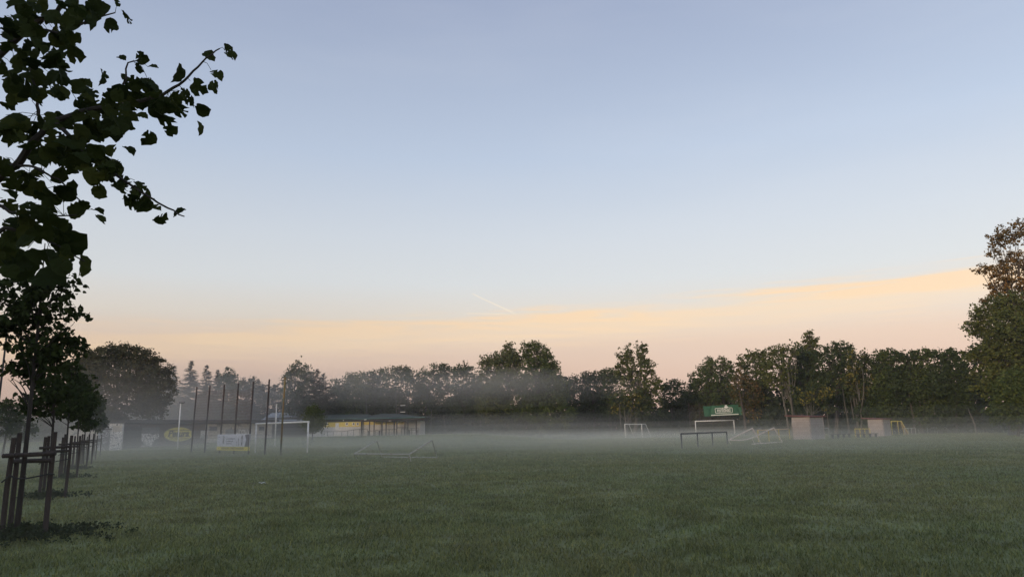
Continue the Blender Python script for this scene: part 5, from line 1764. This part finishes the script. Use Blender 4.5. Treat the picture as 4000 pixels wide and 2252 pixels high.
broad_tree('deciduous_tree', 'giant sparse brownish tree rising highest at the right edge', 88, 3985, [(3900, 930, 44, 36), (3960, 920, 60, 46), (4040, 900, 70, 60), (3880, 985, 30, 26), (3840, 1050, 42, 20), (3900, 1060, 50, 34), (3960, 1020, 70, 50), (3900, 1110, 46, 36), (4060, 1030, 90, 80), (3970, 1110, 80, 50), (4060, 1180, 110, 90), (3880, 1170, 50, 40)], 'leaf_brown', 1501, 0.3, 2.7, 0.4, g, lump=0.4, trunk_r=0.35)
broad_tree('deciduous_tree', 'giant dense dark tree filling the right edge beneath the sparse one', 82, 3950, [(3835, 1220, 42, 36), (3890, 1200, 54, 44), (3960, 1190, 80, 60), (3815, 1270, 44, 40), (3870, 1290, 80, 56), (3960, 1280, 100, 70), (4050, 1260, 100, 90), (3860, 1360, 54, 50), (3930, 1390, 100, 80), (4040, 1400, 110, 90), (3800, 1390, 40, 26), (3890, 1480, 90, 70), (3980, 1500, 110, 80)], 'leaf_olive', 1502, 0.3, 4.2, 0.42, g, lump=0.4, trunk_r=0.38)
broad_tree('deciduous_tree', 'lower dark leafy tree spreading at the right edge before the giants', 72, 3975, [(3930, 1500, 50, 34), (3985, 1470, 60, 40), (3960, 1550, 80, 50), (4040, 1530, 80, 70), (3930, 1610, 70, 46), (4010, 1630, 80, 50)], 'leaf_green', 1503, 0.26, 4.2, 0.36, g, lump=0.4)
b = gp(3815, 97)
lt = thing('leaning_tree', b, 'bare pale leaning trunk under the giant trees at right', 'tree trunk')
MB().tube([b - Vector((0, 0, 0.1)), P(3806, 1655, 97), P(3799, 1635, 97), P(3788, 1612, 97.3), P(3780, 1590, 97.5)], [0.13, 0.11, 0.09, 0.06, 0.03], 8).build('trunk', 'bark_pale', lt, smooth=True)

# slender pale trunks standing free in the wood
st_ = [(2426, 1668, 2421, 1600, 124), (2447, 1668, 2440, 1610, 125), (1745, 1688, 1733, 1640, 126), (1880, 1690, 1876, 1650, 130), (3318, 1668, 3293, 1535, 108), (3345, 1664, 3322, 1560, 109), (3358, 1668, 3340, 1580, 107), (3272, 1662, 3268, 1600, 110), (3237, 1664, 3230, 1600, 111),
       (1680, 1690, 1686, 1620, 131), (1552, 1620, 1546, 1545, 128), (1440, 1618, 1428, 1560, 127), (2905, 1668, 2893, 1600, 139)]
for i, (x0, y0, x1, y1, Y) in enumerate(st_):
    b = gp(x0, Y)
    t = P(x1, y1, Y)
    o = MB().tube([b - Vector((0, 0, 0.1)), b.lerp(t, 0.35) + Vector((0.05, 0, 0)), b.lerp(t, 0.7), t + Vector((0, 0, 1.0))], [0.12, 0.10, 0.08, 0.03], 6).build('bare_tree', 'bark_pale', None, b, smooth=True)
    tag(o, 'slender pale bare stem standing inside the dark wood', 'tree', 'slender pale stems in the wood')

# what grows between and behind the trunks, and the wood that carries on behind
def mass(name, label, spec, mat, leaf, dens, seed, cat):
    """spec: list of px0, px1, Y0, Y1, depth, top_px_y (varied)"""
    r = np.random.default_rng(seed)
    C = []
    for (x0, x1, Y0, Y1, dep, ty, zlow) in spec:
        a, b = onground(x0, Y0), onground(x1, Y1)
        ln = (b - a).length
        h = P((x0 + x1) / 2, ty, (Y0 + Y1) / 2).z - zlow
        n = int(ln * h * dens)
        u = r.random(n)
        base = np.array(a)[None, :] + (np.array(b) - np.array(a))[None, :] * u[:, None]
        hh = h * (0.8 + 0.45 * (vnoise(u * ln, np.zeros(n), 3.0, seed) - 0.5) * 2)
        base[:, 1] += r.random(n) * dep
        base[:, 2] = zlow + hh * r.random(n) ** 0.9
        C.append(base)
    C = np.concatenate(C)
    n = len(C)
    nr = r.normal(size=(n, 3)) + np.array([0, -0.3, 0.4])
    td = r.normal(size=(n, 3))
    V, Fc = place_leaves(C, nr, td, leaf * (0.6 + 0.8 * r.random(n)), KITE_V, KITE_F)
    o = np_mesh(name, V, Fc, 4, mat, None, tuple(C.mean(0)))
    return tag(o, label, cat, kind='stuff')


mass('undergrowth', 'dark undergrowth under and between the trees round the field', [
    (1250, 1900, 137, 132, 6, 1600, 0.8), (1880, 2240, 124, 124, 5, 1610, 0.6), (2230, 2720, 138, 144, 6, 1590, 0.3), (2700, 3000, 141, 134, 5, 1600, -0.1), (2980, 3320, 118, 116, 5, 1590, -0.1),
    (3300, 3800, 109, 102, 5, 1600, -0.1), (3760, 4150, 99, 92, 6, 1580, -0.1), (-60, 420, 104, 106, 6, 1650, 0.4), (1060, 1230, 118, 116, 3, 1655, 0.8)],
    'under', 0.5, 48, 77, 'undergrowth')
mass('woodland', 'dark mass of further trees behind the front row', [
    (560, 1330, 140, 144, 6, 1565, 0.6), (1300, 2240, 146, 144, 8, 1500, 0.6), (2220, 2760, 154, 158, 8, 1535, 0.0), (2700, 3020, 158, 146, 8, 1490, 0.0), (3000, 3420, 126, 124, 8, 1430, 0.0),
    (3380, 3820, 118, 112, 8, 1430, 0.0), (3800, 4200, 108, 104, 8, 1330, 0.0), (-120, 520, 200, 200, 10, 1605, 0.0)],
    'under', 0.8, 26, 78, 'wood')

# unseen tall wood added behind the camera to shade the near left field
r = np.random.default_rng(79)
n = 26000
u = r.random(n)
C = np.stack([-120 + 108 * u, 6 - 32 * u + 6 * r.random(n), np.zeros(n)], 1)
hh = (13 - 4.0 * u) * (0.75 + 0.5 * vnoise(u * 110, np.zeros(n), 5.0, 4.0))
C[:, 2] = hh * r.random(n)
V, Fc = place_leaves(C, r.normal(size=(n, 3)), r.normal(size=(n, 3)), 0.9 * (0.6 + 0.8 * r.random(n)), KITE_V, KITE_F)
tag(np_mesh('woodland', V, Fc, 4, 'under', None, tuple(C.mean(0))), 'unseen wood added behind the camera to shade the near field', 'wood', kind='stuff')

for o in list(bpy.data.objects):
    if o.type == 'MESH' and o.name.startswith('tmp_'):
        bpy.data.objects.remove(o)

cy = SC.cycles
cy.max_bounces = 6
cy.diffuse_bounces = 3
cy.glossy_bounces = 2
cy.transmission_bounces = 3
cy.volume_bounces = 1
cy.transparent_max_bounces = 16
cy.use_denoising = True
